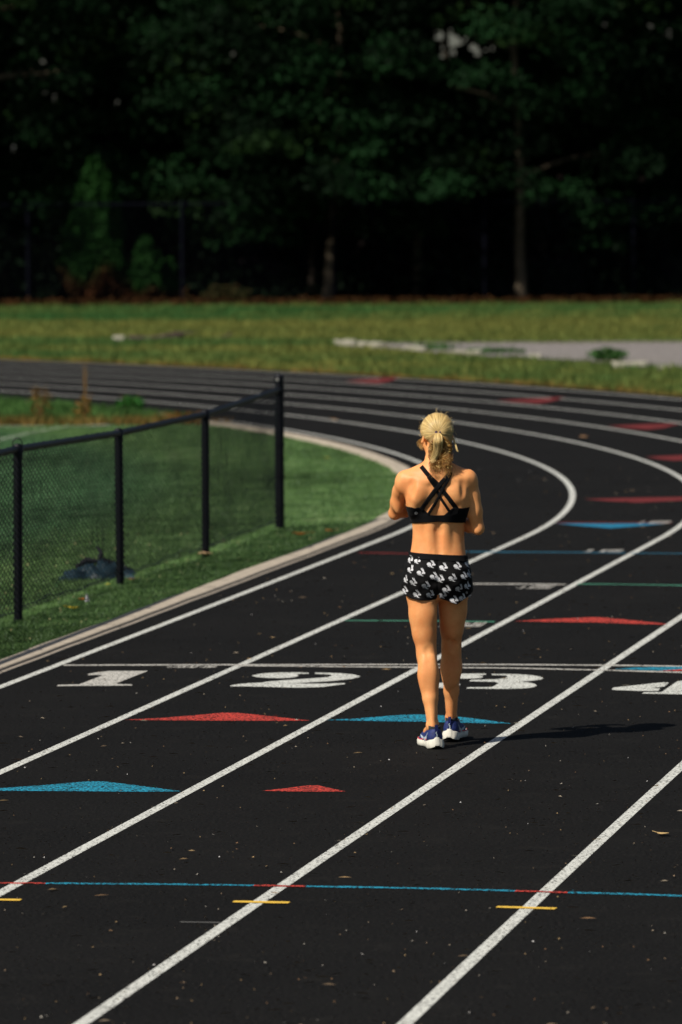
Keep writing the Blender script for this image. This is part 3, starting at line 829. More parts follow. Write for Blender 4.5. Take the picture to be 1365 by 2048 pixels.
# chinks in the foliage where the pale sky shows through
def chinks():
    bpy.context.view_layer.update()
    T = []
    for px, py, rx, ry in ((898, 88, 25, 24), (888, 66, 14, 7), (962, 101, 22, 8), (925, 80, 6, 6), (945, 92, 6, 5), (86, 122, 5, 5), (103, 120, 6, 6), (88, 151, 6, 5), (108, 191, 7, 7), (88, 188, 4, 4), (10, 193, 7, 5), (130, 204, 5, 5), (24, 298, 5, 5), (232, 205, 5, 4), (318, 22, 5, 4), (466, 107, 4, 4), (1230, 120, 5, 5), (1300, 50, 6, 6), (1335, 68, 8, 7), (1302, 98, 6, 5), (938, 9, 4, 4), (1120, 355, 5, 7), (1190, 352, 7, 12), (1283, 355, 4, 10), (1210, 52, 5, 5)):
        u = (px - 682.5) / F; v = (py - 1024) / F; dv = fwd + u * cam_right + v * cam_down; dv = dv / dv.y
        T.append((dv.x, dv.z, (rx + 5) / F, (ry + 5) / F, px * .7))
    for o in list(scene.objects):
        if o.type != 'MESH' or not (o.name.startswith('crown') or o.name.startswith('distant_woodland')): continue
        me = o.data; n_ = len(me.vertices); co = np.empty(n_ * 3, np.float32); me.vertices.foreach_get('co', co); co = co.reshape(-1, 3)
        W = np.array(o.matrix_world); Pw = co @ W[:3, :3].T + W[:3, 3]
        cen = Pw.reshape(-1, 4, 3).mean(1); kill = np.zeros(len(cen), bool)
        ax_ = cen[:, 0] / cen[:, 1]; az_ = (cen[:, 2] - HC) / cen[:, 1]
        for tx, tz, rx, rz, s0_ in T:
            an = np.arctan2(az_ - tz, ax_ - tx); wob = 1 + .22 * np.sin(an * 3 + s0_) + .15 * np.sin(an * 5 + s0_)
            kill |= ((ax_ - tx) / rx) ** 2 + ((az_ - tz) / rz) ** 2 < wob ** 2
        if not kill.any(): continue
        ca = np.empty(n_ * 4, np.float32); me.color_attributes['tint'].data.foreach_get('color', ca); ca = ca.reshape(-1, 4)[:, :3]
        k4 = np.repeat(~kill, 4); V2 = co[k4]
        tmp = mesh_np('tmp', V2, np.arange(len(V2)).reshape(-1, 4), M['leaf'], colors=ca[k4])
        o.data = tmp.data; bpy.data.objects.remove(tmp)
chinks()

# ------------------------------------------------------------------ small things
M['block'] = simple('pale_concrete_block', (.36, .34, .27), .9, .15, nscale=8, namt=.2)
def block(px0, px1, py, h, label, name='kerbstone', group=None, dy=.3):
    a, b = spot(px0, py, -.03), spot(px1, py, -.03); c = (a + b) / 2
    g = MB(); L = (b - a).length
    n = 7; rows = []
    for i in range(n + 1):
        x = -L / 2 + L * i / n; j = rng.uniform(-.012, .012); k_ = 1 - .25 * (i in (0, n))
        rows.append([(x, -dy / 2 * k_, 0), (x, -dy / 2 * k_ + .02, (h + j) * .85), (x, -dy / 2 * k_ + .06, h + j), (x, dy / 2 * k_ - .04, h + j), (x, dy / 2 * k_, .0)])
    g.grid([r[::-1] for r in rows][::-1]); g.poly(rows[0]); g.poly(rows[-1][::-1])
    o = g.build(name, M['block']); o.location = c
    bm = bmesh.new(); bm.from_mesh(o.data); bmesh.ops.recalc_face_normals(bm, faces=bm.faces[:]); bm.to_mesh(o.data); bm.free()
    tag(o, label, 'kerbstone' if name == 'kerbstone' else 'block', group); return o
G_ = 'pale kerbstones showing through the grass along the runway'
block(668, 712, 691.5, .09, 'pale kerbstone at the pointed left tip of the gravel runway', group=G_)
block(716, 764, 694.5, .08, 'pale kerbstone second from the left tip of the gravel runway', group=G_)
block(808, 852, 702.5, .08, 'pale kerbstone between two grass tufts below the gravel', group=G_)
block(902, 962, 711.5, .08, 'pale kerbstone low in the grass right above the woman\'s head', group=G_)
block(1058, 1084, 716.5, .06, 'short pale kerbstone touching the gravel right of centre', group=G_)
block(1224, 1296, 735.5, .09, 'long pale kerbstone lying in the grass near the right edge', group=G_)
block(1316, 1352, 739, .06, 'dull pale kerbstone at the right edge of the photo', group=G_)
block(227, 250, 684, .1, 'small white concrete block at the left end of the fallen branch', name='concrete_block')
# fallen branch
def branch(px0, px1, py, name, label, thick, rise):
    a, b = spot(px0, py, -.03), spot(px1, py, -.03); e_ = a
    g = MB(); L = (b - a).length
    def sub(p, d, r, depth):
        q = [p]; n_ = 7
        for i in range(n_):
            d = (d + Vector((rng.uniform(-.15, .15), rng.uniform(-.2, .2), rng.uniform(-.08, .08)))).normalized()
            q.append(q[-1] + d * L * (.14 if depth == 0 else .06)); q[-1].z = min(.13, max(q[-1].z, r * .6))
            if depth < 2 and rng.random() < .55:
                sub(q[-1].copy(), (d + Vector((rng.uniform(-.6, .9), rng.uniform(-.6, .6), rng.uniform(-.02, .16)))).normalized(), r * .55, depth + 1)
        g.tube(q, [r * (1 - .1 * i) for i in range(n_ + 1)], 6)
    sub(Vector((0, 0, thick)), Vector((1, 0, rise)), thick, 0)
    o = g.build(name, M['log'], smooth=True); o.location = a; tag(o, label, 'branch')
M['log'] = simple('dead_wood', (.075, .055, .05), .9, .1, nscale=6, namt=.4)
branch(256, 345, 683, 'fallen_branch', 'dark fallen branch lying in the far grass beside the white block', .055, .0)
branch(396, 442, 681, 'fallen_branch', 'thin dry stick in the grass right of the dark fallen branch', .022, .03)

# crumpled tarpaulin behind the fence
def tarp():
    e = empty('tarpaulin', spot(198, 1150)); e.location.z = -.012
    tag(e, 'crumpled dark blue-green tarpaulin bundle lying on the turf behind the second fence post', 'tarpaulin')
    nu, nv = 64, 30; V = []
    for i in range(nu):
        for j in range(nv):
            u = i / (nu - 1) * 2 - 1; v = j / (nv - 1) * 2 - 1
            x = u * .265 * (1 + .06 * math.sin(v * 5)); y = v * .34 * (1 + .1 * math.sin(u * 7)) + .05 * math.sin(u * 3)
            r = math.hypot(u, v); env = max(0, 1 - max(abs(u), abs(v)) ** 4)
            hgt = .085 * env * (.75 + .25 * math.sin(u * 2.3 + 1)) + .02 * math.sin(u * 14 + v * 5) * env + .012 * math.sin(v * 13 - u * 6) * env + .004 * math.sin(u * 23 + 3 * v) * env
            hgt -= .03 * env * (v > .25)
            V.append((x, y, max(.0, hgt)))
    Fq = [[i * nv + j, (i + 1) * nv + j, (i + 1) * nv + j + 1, i * nv + j + 1] for i in range(nu - 1) for j in range(nv - 1)]
    m, nt, b = nmat('tarpaulin'); b.inputs['Base Color'].default_value = (.008, .026, .036, 1); b.inputs['Roughness'].default_value = .4
    bump(nt, b, noise(nt, 22, 4, .6), .8, .02)
    mesh_np('sheet', np.array(V), np.array(Fq), m, e, smooth=True)
    dk = simple('black_webbing', (.008, .009, .012), .7, .2)
    g = MB()
    g.tube([(-.17, .2, .05), (-.1, .24, .10), (-.01, .22, .09), (.01, .24, .15), (-.02, .27, .19)], [.012, .026, .02, .016, .008], 8)
    g.tube([(.0, .22, .11), (.07, .24, .09), (.16, .21, .06), (.22, .16, .04)], [.018, .014, .012, .008], 8)
    g.build('strap', dk, e, smooth=True)
tarp()

# fallen leaves and scraps on the turf
def leaf_thing(px, py, size, col, label, name='fallen_leaf', cat='leaf', z=.012, group='fallen leaves on the turf', up=.3):
    p = spot(px, py, 0); g = MB()
    R_ = Matrix.Rotation(rng.uniform(0, 6.28), 3, 'Z')
    rows = []
    for i in range(7):
        t_ = i / 6; w_ = math.sin(math.pi * min(1, t_ * .96 + .02)) ** .8 * size * .42
        rows.append([R_ @ Vector(((t_ - .5) * size, -w_, z + up * size * (t_ - .5) ** 2 * 2 + .25 * w_)), R_ @ Vector(((t_ - .5) * size, 0, z + up * size * (t_ - .5) ** 2 * 2)), R_ @ Vector(((t_ - .5) * size, w_, z + up * size * (t_ - .5) ** 2 * 2 + .25 * w_))])
    g.grid(rows); g.tube([rows[0][1], rows[0][1] + R_ @ Vector((-size * .35, 0, .004))], .0015, 4)
    o = g.build(name, simple('leaf_' + name, col, .8, .1)); o.location = (p.x, p.y, 0); tag(o, label, cat, group)
leaf_thing(162, 1204, .075, (.4, .14, .03), 'orange fallen leaf beside the white scrap below the tarpaulin')
leaf_thing(148, 1221, .085, (.55, .40, .03), 'bright yellow fallen leaf on the turf near the kerb')
leaf_thing(216, 1173, .045, (.5, .42, .05), 'small yellow leaf under the second fence post from the left')
leaf_thing(262, 1163, .07, (.35, .14, .05), 'rust-coloured leaf at the foot of the second visible fence post')
leaf_thing(412, 1114, .14, (.55, .36, .2), 'pale tan leaf right against the foot of the third fence post')
leaf_thing(602, 1073, .13, (.42, .15, .03), 'orange fallen leaf on the turf right of the end post')
leaf_thing(661, 1066, .1, (.33, .13, .03), 'dull orange leaf on the turf farthest right of the end post')
leaf_thing(652, 920, .1, (.2, .2, .04), 'olive leaf on the open turf above the end post')
leaf_thing(1168, 878, .12, (.5, .3, .16), 'tan curled leaf lying on the far bend of the track', group='leaves on the track')
leaf_thing(1326, 1672, .06, (.55, .38, .17), 'forked pale twig leaf in the right-hand lane near the last white line', group='leaves on the track', z=.006)
leaf_thing(672, 843, .1, (.45, .25, .1), 'small tan leaf on the second lane line of the far bend', group='leaves on the track')
# white scrap
g = MB(); rows = []
for i in range(6):
    rows.append([((-.015 + .006 * i) * (1 - .22 * j), .012 * math.sin(i * 2 + j), .0 + .017 * j + .003 * math.sin(i * 3 + j)) for j in range(4)])
g.grid(rows); o = g.build('paper_scrap', simple('white_paper', (.7, .68, .72), .7, .2), smooth=True); o.location = spot(175, 1203, .01)
tag(o, 'crumpled white paper scrap on the turf beside the orange leaf', 'scrap')

# litter crumbs all over the track
n = 8000
yy = 18.5 + rng.random(n) ** 1.15 * 34; xx = rng.uniform(-1, 1, n) * (yy * .0615 + .1)
s_, d_ = inv_d(xx, yy); keep = (d_ > -.1) & (d_ < DOUT) & (rng.random(n) < .8 + .25 * vnoise(xx * 1.2, yy * .6, 1.4, 91)); xx, yy = xx[keep], yy[keep]; n = len(xx)
big = rng.random(n) < .12
ln = np.where(big, rng.uniform(.02, .07, n), rng.uniform(.004, .011, n)); wd = np.where(big, rng.uniform(.002, .0045, n), ln * rng.uniform(.35, .8, n))
a = np.where(rng.random(n) < .75, rng.normal(0, .35, n), rng.uniform(0, 6.28, n)); P = np.zeros((n, 4, 3))
ca, sa = np.cos(a), np.sin(a); zt = rng.uniform(.006, .012, n)
for k, (p_, q_) in enumerate(((-1, 0), (0, -1), (1, 0), (0, 1))):
    P[:, k, 0] = xx + p_ * ln / 2 * ca - q_ * wd * sa; P[:, k, 1] = yy + p_ * ln / 2 * sa + q_ * wd * ca; P[:, k, 2] = zt + (.004 if k == 1 else 0)
pal = np.array([[.36, .25, .12], [.28, .2, .13], [.42, .28, .13], [.5, .48, .42], [.22, .12, .06], [.3, .26, .2]])
C = pal[rng.integers(0, len(pal), n)] * rng.uniform(.3, 1.1, (n, 1))
wm = rng.random(n) < .08; C[wm & ~big] = .6
M['crumb'] = leaf_mat('litter_crumbs', None, (.2, .14, .08), .8, 0, attr=True)
o = mesh_np('track_litter', P.reshape(-1, 3), np.arange(4 * n).reshape(-1, 4), M['crumb'], colors=np.repeat(C, 4, 0))
tag(o, 'fine pale crumbs, needles and twigs scattered over the black track', 'litter', kind='stuff')
# pale crumbs on the near turf
n = 900; xx = rng.uniform(-2.4, .5, n); yy = rng.uniform(31, 44, n); s_, d_ = inv_d(xx, yy); keep = (d_ < -.42) & (d_ > -3.5); xx, yy = xx[keep], yy[keep]; n = len(xx)
P = np.stack([xx, yy, rng.uniform(.0, .016, n)], 1); C = np.array([.42, .42, .2]) * rng.uniform(.4, 1.2, (n, 1))
v, f, c = leafmesh(P, .014, C, .8, .3)
o = mesh_np('clover_specks', v, f, M['crumb'], colors=c); tag(o, 'tiny pale clover heads and crumbs on the near turf', 'specks', kind='stuff')

# ------------------------------------------------------------------ the woman, seen from behind
# local axes: x to the right of the picture, y away from the camera (the way she walks), z up
class Field:
    """signed distance grid, polygonised by surface nets into one continuous mesh"""
    def __init__(s, lo, hi, h):
        s.lo = np.array(lo, float); s.h = h
        s.n = np.ceil((np.array(hi) - s.lo) / h).astype(int) + 1
        s.F = np.full(s.n, .2, np.float32)
    def sub(s, lo, hi, pad):
        a = np.maximum(0, np.floor((np.array(lo) - pad - s.lo) / s.h).astype(int))
        b = np.minimum(s.n, np.ceil((np.array(hi) + pad - s.lo) / s.h).astype(int) + 1)
        sl = tuple(slice(x, y) for x, y in zip(a, b))
        ax = [s.lo[i] + s.h * np.arange(a[i], b[i]) for i in range(3)]
        X, Y, Z = np.meshgrid(*ax, indexing='ij'); return sl, X, Y, Z
    def put(s, sl, d, k, op='u'):
        A = s.F[sl]
        if op == 'u':
            hh = np.clip(.5 + .5 * (A - d) / k, 0, 1); s.F[sl] = A * (1 - hh) + d * hh - k * hh * (1 - hh)
        else:   # smooth subtraction
            hh = np.clip(.5 - .5 * (A + d) / k, 0, 1); s.F[sl] = A * (1 - hh) - d * hh + k * hh * (1 - hh)
    def cone(s, p, q, r0, r1, k=.02, op='u'):
        p, q = np.array(p, float), np.array(q, float); R = max(r0, r1)
        sl, X, Y, Z = s.sub(np.minimum(p, q) - R, np.maximum(p, q) + R, k * 1.5 + .012)
        d = q - p; L2 = d @ d
        t = np.clip(((X - p[0]) * d[0] + (Y - p[1]) * d[1] + (Z - p[2]) * d[2]) / L2, 0, 1)
        D = np.sqrt((X - p[0] - t * d[0]) ** 2 + (Y - p[1] - t * d[1]) ** 2 + (Z - p[2] - t * d[2]) ** 2) - (r0 + (r1 - r0) * t)
        s.put(sl, D, k, op)
    def chain(s, pts, rs, k=.02):
        for i in range(len(pts) - 1): s.cone(pts[i], pts[i + 1], rs[i], rs[i + 1], k)
    def ell(s, c, r, k=.02, op='u', rot=None):
        c = np.array(c, float); r = np.array(r, float); R = r.max()
        sl, X, Y, Z = s.sub(c - R, c + R, k * 1.5 + .012)
        P = np.stack([X - c[0], Y - c[1], Z - c[2]], -1)
        if rot is not None: P = P @ rot
        k0 = np.linalg.norm(P / r, axis=-1); k1 = np.linalg.norm(P / r ** 2, axis=-1) + 1e-9
        s.put(sl, k0 * (k0 - 1) / k1, k, op)
    def stack(s, prof, k=.02, op='u', pw=2.25, grow=0.0):
        """prof rows: z, half width, half depth, x centre, y centre"""
        pr = np.array(prof); pr = pr[np.argsort(pr[:, 0])]
        z0, z1 = pr[0, 0], pr[-1, 0]; R = pr[:, 1].max() + .05
        sl, X, Y, Z = s.sub((-R - .05, -R, z0), (R + .05, R, z1), k * 1.5 + .012)
        zz = np.clip(Z, z0, z1)
        def ip(c):
            # smooth (cubic hermite) interpolation
            zt = np.linspace(z0, z1, 120); v = np.interp(zt, pr[:, 0], pr[:, c])
            ker = np.hanning(13); ker /= ker.sum(); v = np.convolve(np.pad(v, 6, 'edge'), ker, 'valid')
            return np.interp(zz, zt, v)
        a, b, xc, yc = ip(1) + grow, ip(2) + grow, ip(3), ip(4)
        x = np.abs(X - xc) / a; y = np.abs(Y - yc) / b
        rho = (x ** pw + y ** pw) ** (1 / pw)
        D = (rho - 1) * np.minimum(a, b) * .95
        D = np.maximum(D, np.maximum(z0 - Z, Z - z1))
        s.put(sl, D, k, op)
    def mesh(s):
        F = s.F; ins = F < 0
        c = np.zeros(np.array(F.shape) - 1, np.int8)
        for i in (0, 1):
            for j in (0, 1):
                for k in (0, 1): c += ins[i:F.shape[0] - 1 + i, j:F.shape[1] - 1 + j, k:F.shape[2] - 1 + k]
        act = (c > 0) & (c < 8); idx = -np.ones(c.shape, np.int32); A = np.argwhere(act); idx[act] = np.arange(len(A))
        acc = np.zeros((len(A), 3)); cnt = np.zeros(len(A))
        cor = [(i, j, k) for i in (0, 1) for j in (0, 1) for k in (0, 1)]
        for p in cor:
            for ax in range(3):
                if p[ax]: continue
                q = list(p); q[ax] = 1
                f0 = F[A[:, 0] + p[0], A[:, 1] + p[1], A[:, 2] + p[2]]; f1 = F[A[:, 0] + q[0], A[:, 1] + q[1], A[:, 2] + q[2]]
                m = (f0 < 0) != (f1 < 0); t = f0 / (f0 - f1 + 1e-12)
                pos = np.tile(np.array(p, float), (len(A), 1)); pos[:, ax] += t
                acc[m] += pos[m]; cnt[m] += 1
        V = (A + acc / cnt[:, None]) * s.h + s.lo
        Q = []
        for ax in range(3):
            o1, o2 = [i for i in range(3) if i != ax]
            s0 = [slice(1, -1)] * 3; s0[ax] = slice(0, -1)
            s1 = [slice(1, -1)] * 3; s1[ax] = slice(1, None)
            a, b = ins[tuple(s0)], ins[tuple(s1)]
            for flip, m in ((0, a & ~b), (1, ~a & b)):
                E_ = np.argwhere(m); 
                if len(E_) == 0: continue
                E_ = E_.copy(); E_[:, o1] += 1; E_[:, o2] += 1
                def cell(d1, d2):
                    g_ = E_.copy(); g_[:, o1] -= d1; g_[:, o2] -= d2; return idx[g_[:, 0], g_[:, 1], g_[:, 2]]
                q = np.stack([cell(1, 1), cell(0, 1), cell(0, 0), cell(1, 0)], 1)
                if (flip == 1) ^ (ax == 1): q = q[:, ::-1]
                Q.append(q)
        return V, np.concatenate(Q)

PERSON = Vector((.483, 27.7, 0))
person = empty('person', PERSON)
tag(person, 'blonde woman with ponytail walking away in black sports bra and rabbit-print shorts', 'person')

TORSO = [(.735, .10, .07, -.003, -.01), (.78, .145, .092, -.004, -.015), (.85, .155, .106, -.004, -.016), (.91, .147, .098, -.003, -.008), (.965, .137, .086, -.001, .0),
         (1.02, .130, .080, .001, .006), (1.07, .128, .079, .002, .01), (1.12, .131, .085, .001, .008), (1.18, .140, .093, 0, .002), (1.24, .148, .097, -.002, -.004),
         (1.29, .150, .095, -.004, -.008), (1.33, .140, .086, -.006, -.01), (1.365, .112, .068, -.006, -.012), (1.395, .066, .052, -.004, -.01), (1.43, .046, .048, -.004, -.004)]
HIPL, HIPR = (-.082, -.005, .86), (.074, .01, .86)
KNL, KNR = (-.0595, -.035, .458), (.066, .105, .487)
ANL, ANR = (-.033, -.113, .105), (.067, .205, .105)
SHL, SHR = (-.168, -.012, 1.325), (.152, -.012, 1.33)
ELL_, ELR = (-.214, .12, 1.155), (.199, .0, 1.085)
WRL, WRR = (-.02, .27, 1.205), (.045, .235, 1.12)

def lerp3(a, b, t): return tuple(a[i] + (b[i] - a[i]) * t for i in range(3))
def leg(f, hip, kn, an, rt, side):
    # thigh: wide at the top, tapering to the knee
    p = lambda t: lerp3(hip, kn, t)
    def off(q, dx=0, dy=0, dz=0): return (q[0] + dx, q[1] + dy, q[2] + dz)
    f.chain([off(p(.0), -.0 * side), off(p(.25)), off(p(.5)), off(p(.75)), off(p(1.0))], [rt, rt * .985, rt * .87, rt * .72, rt * .60], .02)
    f.ell(off(p(.42), 0, .018), (rt * .72, rt * .85, .16), .03)             # quadriceps
    f.ell(off(p(.5), side * .012, -.022), (rt * .62, rt * .62, .14), .03)   # hamstrings
    f.ell(off(p(.5), -side * .014, -.02), (rt * .6, rt * .6, .13), .03)
    f.ell(off(kn, 0, .028, .0), (.034, .028, .04), .02)                    # kneecap
    f.ell(off(kn, side * .027, -.025, .0), (.009, .010, .05), .02)        # tendons beside the hollow of the knee
    f.ell(off(kn, -side * .026, -.024, .0), (.009, .010, .05), .02)
    f.ell(off(kn, 0, -.058, .005), (.014, .016, .035), .016, 's')
    s_ = lambda t: lerp3(kn, an, t)
    f.chain([kn, s_(.28), s_(.6), s_(1.0)], [.046, .048, .036, .0255], .02)
    f.ell(off(s_(.27), side * .016, -.022), (.032, .034, .095), .022)       # calf heads
    f.ell(off(s_(.30), -side * .018, -.022), (.033, .034, .105), .022)
    f.cone(off(s_(.62), 0, -.016), off(s_(1.06), 0, -.03), .021, .0105, .016)  # achilles
    f.ell(off(an, side * .021, .004, .012), (.009, .012, .012), .012); f.ell(off(an, -side * .021, .006, .02), (.009, .012, .012), .012)
def hand(f, wr, dirv, palm_n, curl, sgn):
    """palm, four fingers and a thumb; dirv = along the hand, palm_n = out of the palm"""
    d = np.array(dirv, float); d /= np.linalg.norm(d); n_ = np.array(palm_n, float); n_ -= d * (n_ @ d); n_ /= np.linalg.norm(n_)
    t = np.cross(n_, d) * sgn; w = np.array(wr, float)
    for o in (-.024, -.008, .008, .024): f.cone(w + d * .012 + t * o * .7, w + d * .082 + t * o, .0135, .0115, .006)
    Ls = (.036, .042, .046, .042)
    for i, o in enumerate((-.029, -.010, .010, .028)):
        p = w + d * .086 + t * o; cu = curl * (1 + .12 * (i - 1.5)); dd = d
        for j, fr in enumerate((1, .68, .52)):
            ang = cu * (.55, .75, .5)[j]; dd = dd * np.cos(ang) + n_ * np.sin(ang); dd /= np.linalg.norm(dd); n2 = n_
            q = p + dd * Ls[i] * fr; f.cone(p, q, .0088 - j * .0009, .0082 - j * .0009, .003); p = q
            n_cur = np.cross(np.cross(dd, n_), dd)
    p = w + d * .02 - t * .026; td = d * .72 - t * .6 + n_ * .35; td /= np.linalg.norm(td)
    f.cone(w + d * .015 - t * .01, p, .014, .013, .008); q = p + td * .04; f.cone(p, q, .0125, .0105, .006)
    td = td + n_ * .3 + t * .35; td /= np.linalg.norm(td); f.cone(q, q + td * .03, .0102, .0088, .004)

def rotz(a): return np.array([[math.cos(a), -math.sin(a), 0], [math.sin(a), math.cos(a), 0], [0, 0, 1]])
def rotx(a): return np.array([[1, 0, 0], [0, math.cos(a), -math.sin(a)], [0, math.sin(a), math.cos(a)]])
HEADC = np.array([-.004, .035, 1.554]); HR = rotz(math.radians(20)) @ rotx(math.radians(-12))
def hd(x, y, z): return HEADC + HR @ np.array([x, y, z])

def body_field():
    f = Field((-.34, -.33, .05), (.32, .48, 1.70), .004)
    f.stack(TORSO, .01)
    # back: shoulder blades, trapezius, lats, the two long muscles beside the spine
    for s_, sh in ((-1, SHL), (1, SHR)):
        f.cone((s_ * .02 - .003, -.03, 1.408), (sh[0] - s_ * .012, -.02, 1.350), .029, .026, .035)
        f.cone((s_ * .03, -.055, 1.36), (s_ * .13, -.03, 1.325), .035, .035, .04)
        f.ell((s_ * .088 - .003, -.080, 1.272), (.044, .032, .062), .016)
        f.cone((s_ * .05, -.088, 1.325), (s_ * .135, -.062, 1.335), .014, .014, .02)
        f.ell((s_ * .118, -.035, 1.235), (.036, .055, .085), .035)
        f.cone((s_ * .034, -.056, 1.22), (s_ * .036, -.046, .98), .027, .031, .016)
        f.ell((s_ * .068 - .003, .06, 1.235), (.058, .05, .055), .03)          # chest
        f.ell((s_ * .072 - .004, -.058, .845), (.074, .066, .078), .03)        # seat
        f.cone((s_ * .02, .062, 1.36), (s_ * .14, .025, 1.37), .012, .012, .02)  # collar bones
    f.cone((-.003, -.112, 1.33), (-.001, -.108, 1.2), .012, .013, .02, 's')
    f.cone((-.001, -.106, 1.2), (.002, -.090, 1.08), .012, .017, .016, 's')
    f.cone((.002, -.090, 1.08), (.002, -.094, .97), .017, .013, .016, 's')
    for s_ in (-1, 1):   # hollow under each shoulder blade, dimples above the waistband
        f.ell((s_ * .06 - .003, -.118, 1.195), (.04, .014, .014), .016, 's')
        f.ell((s_ * .128 - .003, -.104, 1.30), (.012, .013, .045), .02, 's')
        f.ell((s_ * .03, -.098, .985), (.008, .010, .012), .012, 's')
    # neck and head
    f.chain([(-.003, -.012, 1.39), (-.004, .008, 1.45), tuple(hd(0, -.02, -.04))], [.052, .047, .05], .03)
    f.ell(hd(0, -.008, .02), (.073, .091, .078), .02, rot=HR)
    f.ell(hd(0, .035, -.045), (.058, .058, .07), .025, rot=HR)
    f.ell(hd(0, .072, -.092), (.026, .022, .022), .02, rot=HR)                 # chin
    f.ell(hd(0, .085, .03), (.055, .016, .035), .02, rot=HR)                   # forehead
    f.cone(hd(0, .093, .008), hd(0, .112, -.03), .007, .0115, .01)             # nose
    f.ell(hd(0, .092, -.055), (.022, .009, .0045), .006, rot=HR); f.ell(hd(0, .09, -.066), (.019, .009, .005), .006, rot=HR)
    for s_ in (-1, 1):
        f.ell(hd(s_ * .031, .096, .004), (.016, .012, .009), .008, 's', rot=HR)
        f.ell(hd(s_ * .045, .066, -.03), (.02, .02, .018), .02, rot=HR)
        f.ell(hd(s_ * .073, -.002, -.012), (.008, .017, .029), .006, rot=HR @ rotz(s_ * .35))   # ears
        f.ell(hd(s_ * .078, -.004, -.01), (.004, .009, .017), .005, 's', rot=HR @ rotz(s_ * .35))
    # arms
    for sh, el, wr, s_ in ((SHL, ELL_, WRL, -1), (SHR, ELR, WRR, 1)):
        f.ell((sh[0] + s_ * .002, sh[1], sh[2] - .012), (.042, .047, .056), .03)
        p = lambda t: lerp3(sh, el, t)
        f.chain([(sh[0], sh[1], sh[2]), p(.3), p(.65), el], [.038, .0385, .036, .030], .02)
        q = p(.55); f.ell((q[0] + s_ * .004, q[1] - .014, q[2]), (.028, .026, .075), .02)     # triceps
        f.cone(lerp3(sh, el, .98), (el[0] + s_ * .002, el[1] - .014, el[2] - .014), .02, .014, .015)  # elbow point
        w = lambda t: lerp3(el, wr, t)
        f.chain([el, w(.25), w(.6), wr], [.029, .034, .027, .0205], .016)
    hand(f, WRL, (.72, .16, -.05), (.1, -.3, -1), .55, 1)
    hand(f, WRR, (-.55, .45, .42), (-.5, -.3, .6), .9, -1)
    # legs
    leg(f, HIPL, KNL, ANL, .082, -1); leg(f, HIPR, KNR, ANR, .078, 1)
    f.cone(ANL, (ANL[0] - .02, ANL[1] + .1, .07), .026, .026, .02); f.cone(ANR, (ANR[0] + .02, ANR[1] + .1, .085), .026, .026, .02)
    # gap between the thighs
    f.ell((-.002, .0, .60), (.007, .09, .13), .012, 's')
    return f

def skin_mat():
    m, nt, b = nmat('skin')
    n1 = noise(nt, 22, 5, .7); n2 = noise(nt, 6, 4, .6)
    c = ramp(nt, n1, [(.3, (.84, .345, .12)), (.7, (.95, .45, .175))])
    c = mix(nt, ramp(nt, n2, [(.4, (0, 0, 0)), (.7, (.75, .75, .75))]), c, (.87, .29, .095))
    nt.links.new(c, b.inputs['Base Color'])
    b.inputs['Roughness'].default_value = .5; b.inputs['Specular IOR Level'].default_value = .3
    b.inputs['Subsurface Weight'].default_value = .08; b.inputs['Subsurface Radius'].default_value = (.012, .005, .003)
    b.inputs['Subsurface Scale'].default_value = 1.0
    bump(nt, b, noise(nt, 260, 2), .12, .0008)
    return m
M['skin'] = skin_mat()
fld = body_field()
Vb, Qb = fld.mesh()
body = mesh_np('body', Vb, Qb, M['skin'], person, smooth=True)
sm = body.modifiers.new('smooth', 'SMOOTH'); sm.factor = .5; sm.iterations = 4
def bvh_of(V, Q): return BVHTree.FromPolygons([tuple(v) for v in V], [tuple(q) for q in Q])
bvh_body = bvh_of(Vb, Qb)
# torso without arms, for wrapping the bra
ft = Field((-.26, -.2, .9), (.25, .2, 1.46), .006)
ft.stack(TORSO, .01)
for s_, sh in ((-1, SHL), (1, SHR)):
    ft.cone((s_ * .02 - .003, -.03, 1.408), (sh[0] - s_ * .012, -.02, 1.350), .029, .026, .035)
    ft.cone((s_ * .03, -.055, 1.36), (s_ * .13, -.03, 1.325), .035, .035, .04)
    ft.ell((s_ * .086 - .003, -.073, 1.275), (.052, .026, .066), .03)
    ft.ell((s_ * .118, -.035, 1.235), (.036, .055, .085), .035)
    ft.cone((s_ * .034, -.052, 1.22), (s_ * .036, -.042, .99), .026, .03, .022)
    ft.ell((s_ * .068 - .003, .06, 1.235), (.058, .05, .055), .03)
Vt, Qt = ft.mesh(); bvh_t = bvh_of(Vt, Qt)

# eyes
for s_ in (-1, 1):
    g = MB(); c = hd(s_ * .031, .083, .004); rows = []
    for i in range(9):
        th = math.pi * i / 8
        rows.append([(c[0] + .0115 * math.sin(th) * math.cos(a), c[1] + .0115 * math.sin(th) * math.sin(a), c[2] + .0115 * math.cos(th)) for a in np.linspace(0, 2 * math.pi, 12, endpoint=False)])
    g.grid(rows, 0, True)
    if s_ == -1: M['eye'] = simple('eye_white', (.7, .68, .64), .2, .5); M['iris'] = simple('iris', (.05, .09, .12), .2, .5)
    e_ = g.build('eye', M['eye'], person, smooth=True)
    g = MB(); cc = hd(s_ * .031, .0945, .004); g.tube([cc, hd(s_ * .031, .0955, .004)], [.0052, .004], 12); g.build('iris', M['iris'], e_, smooth=True)

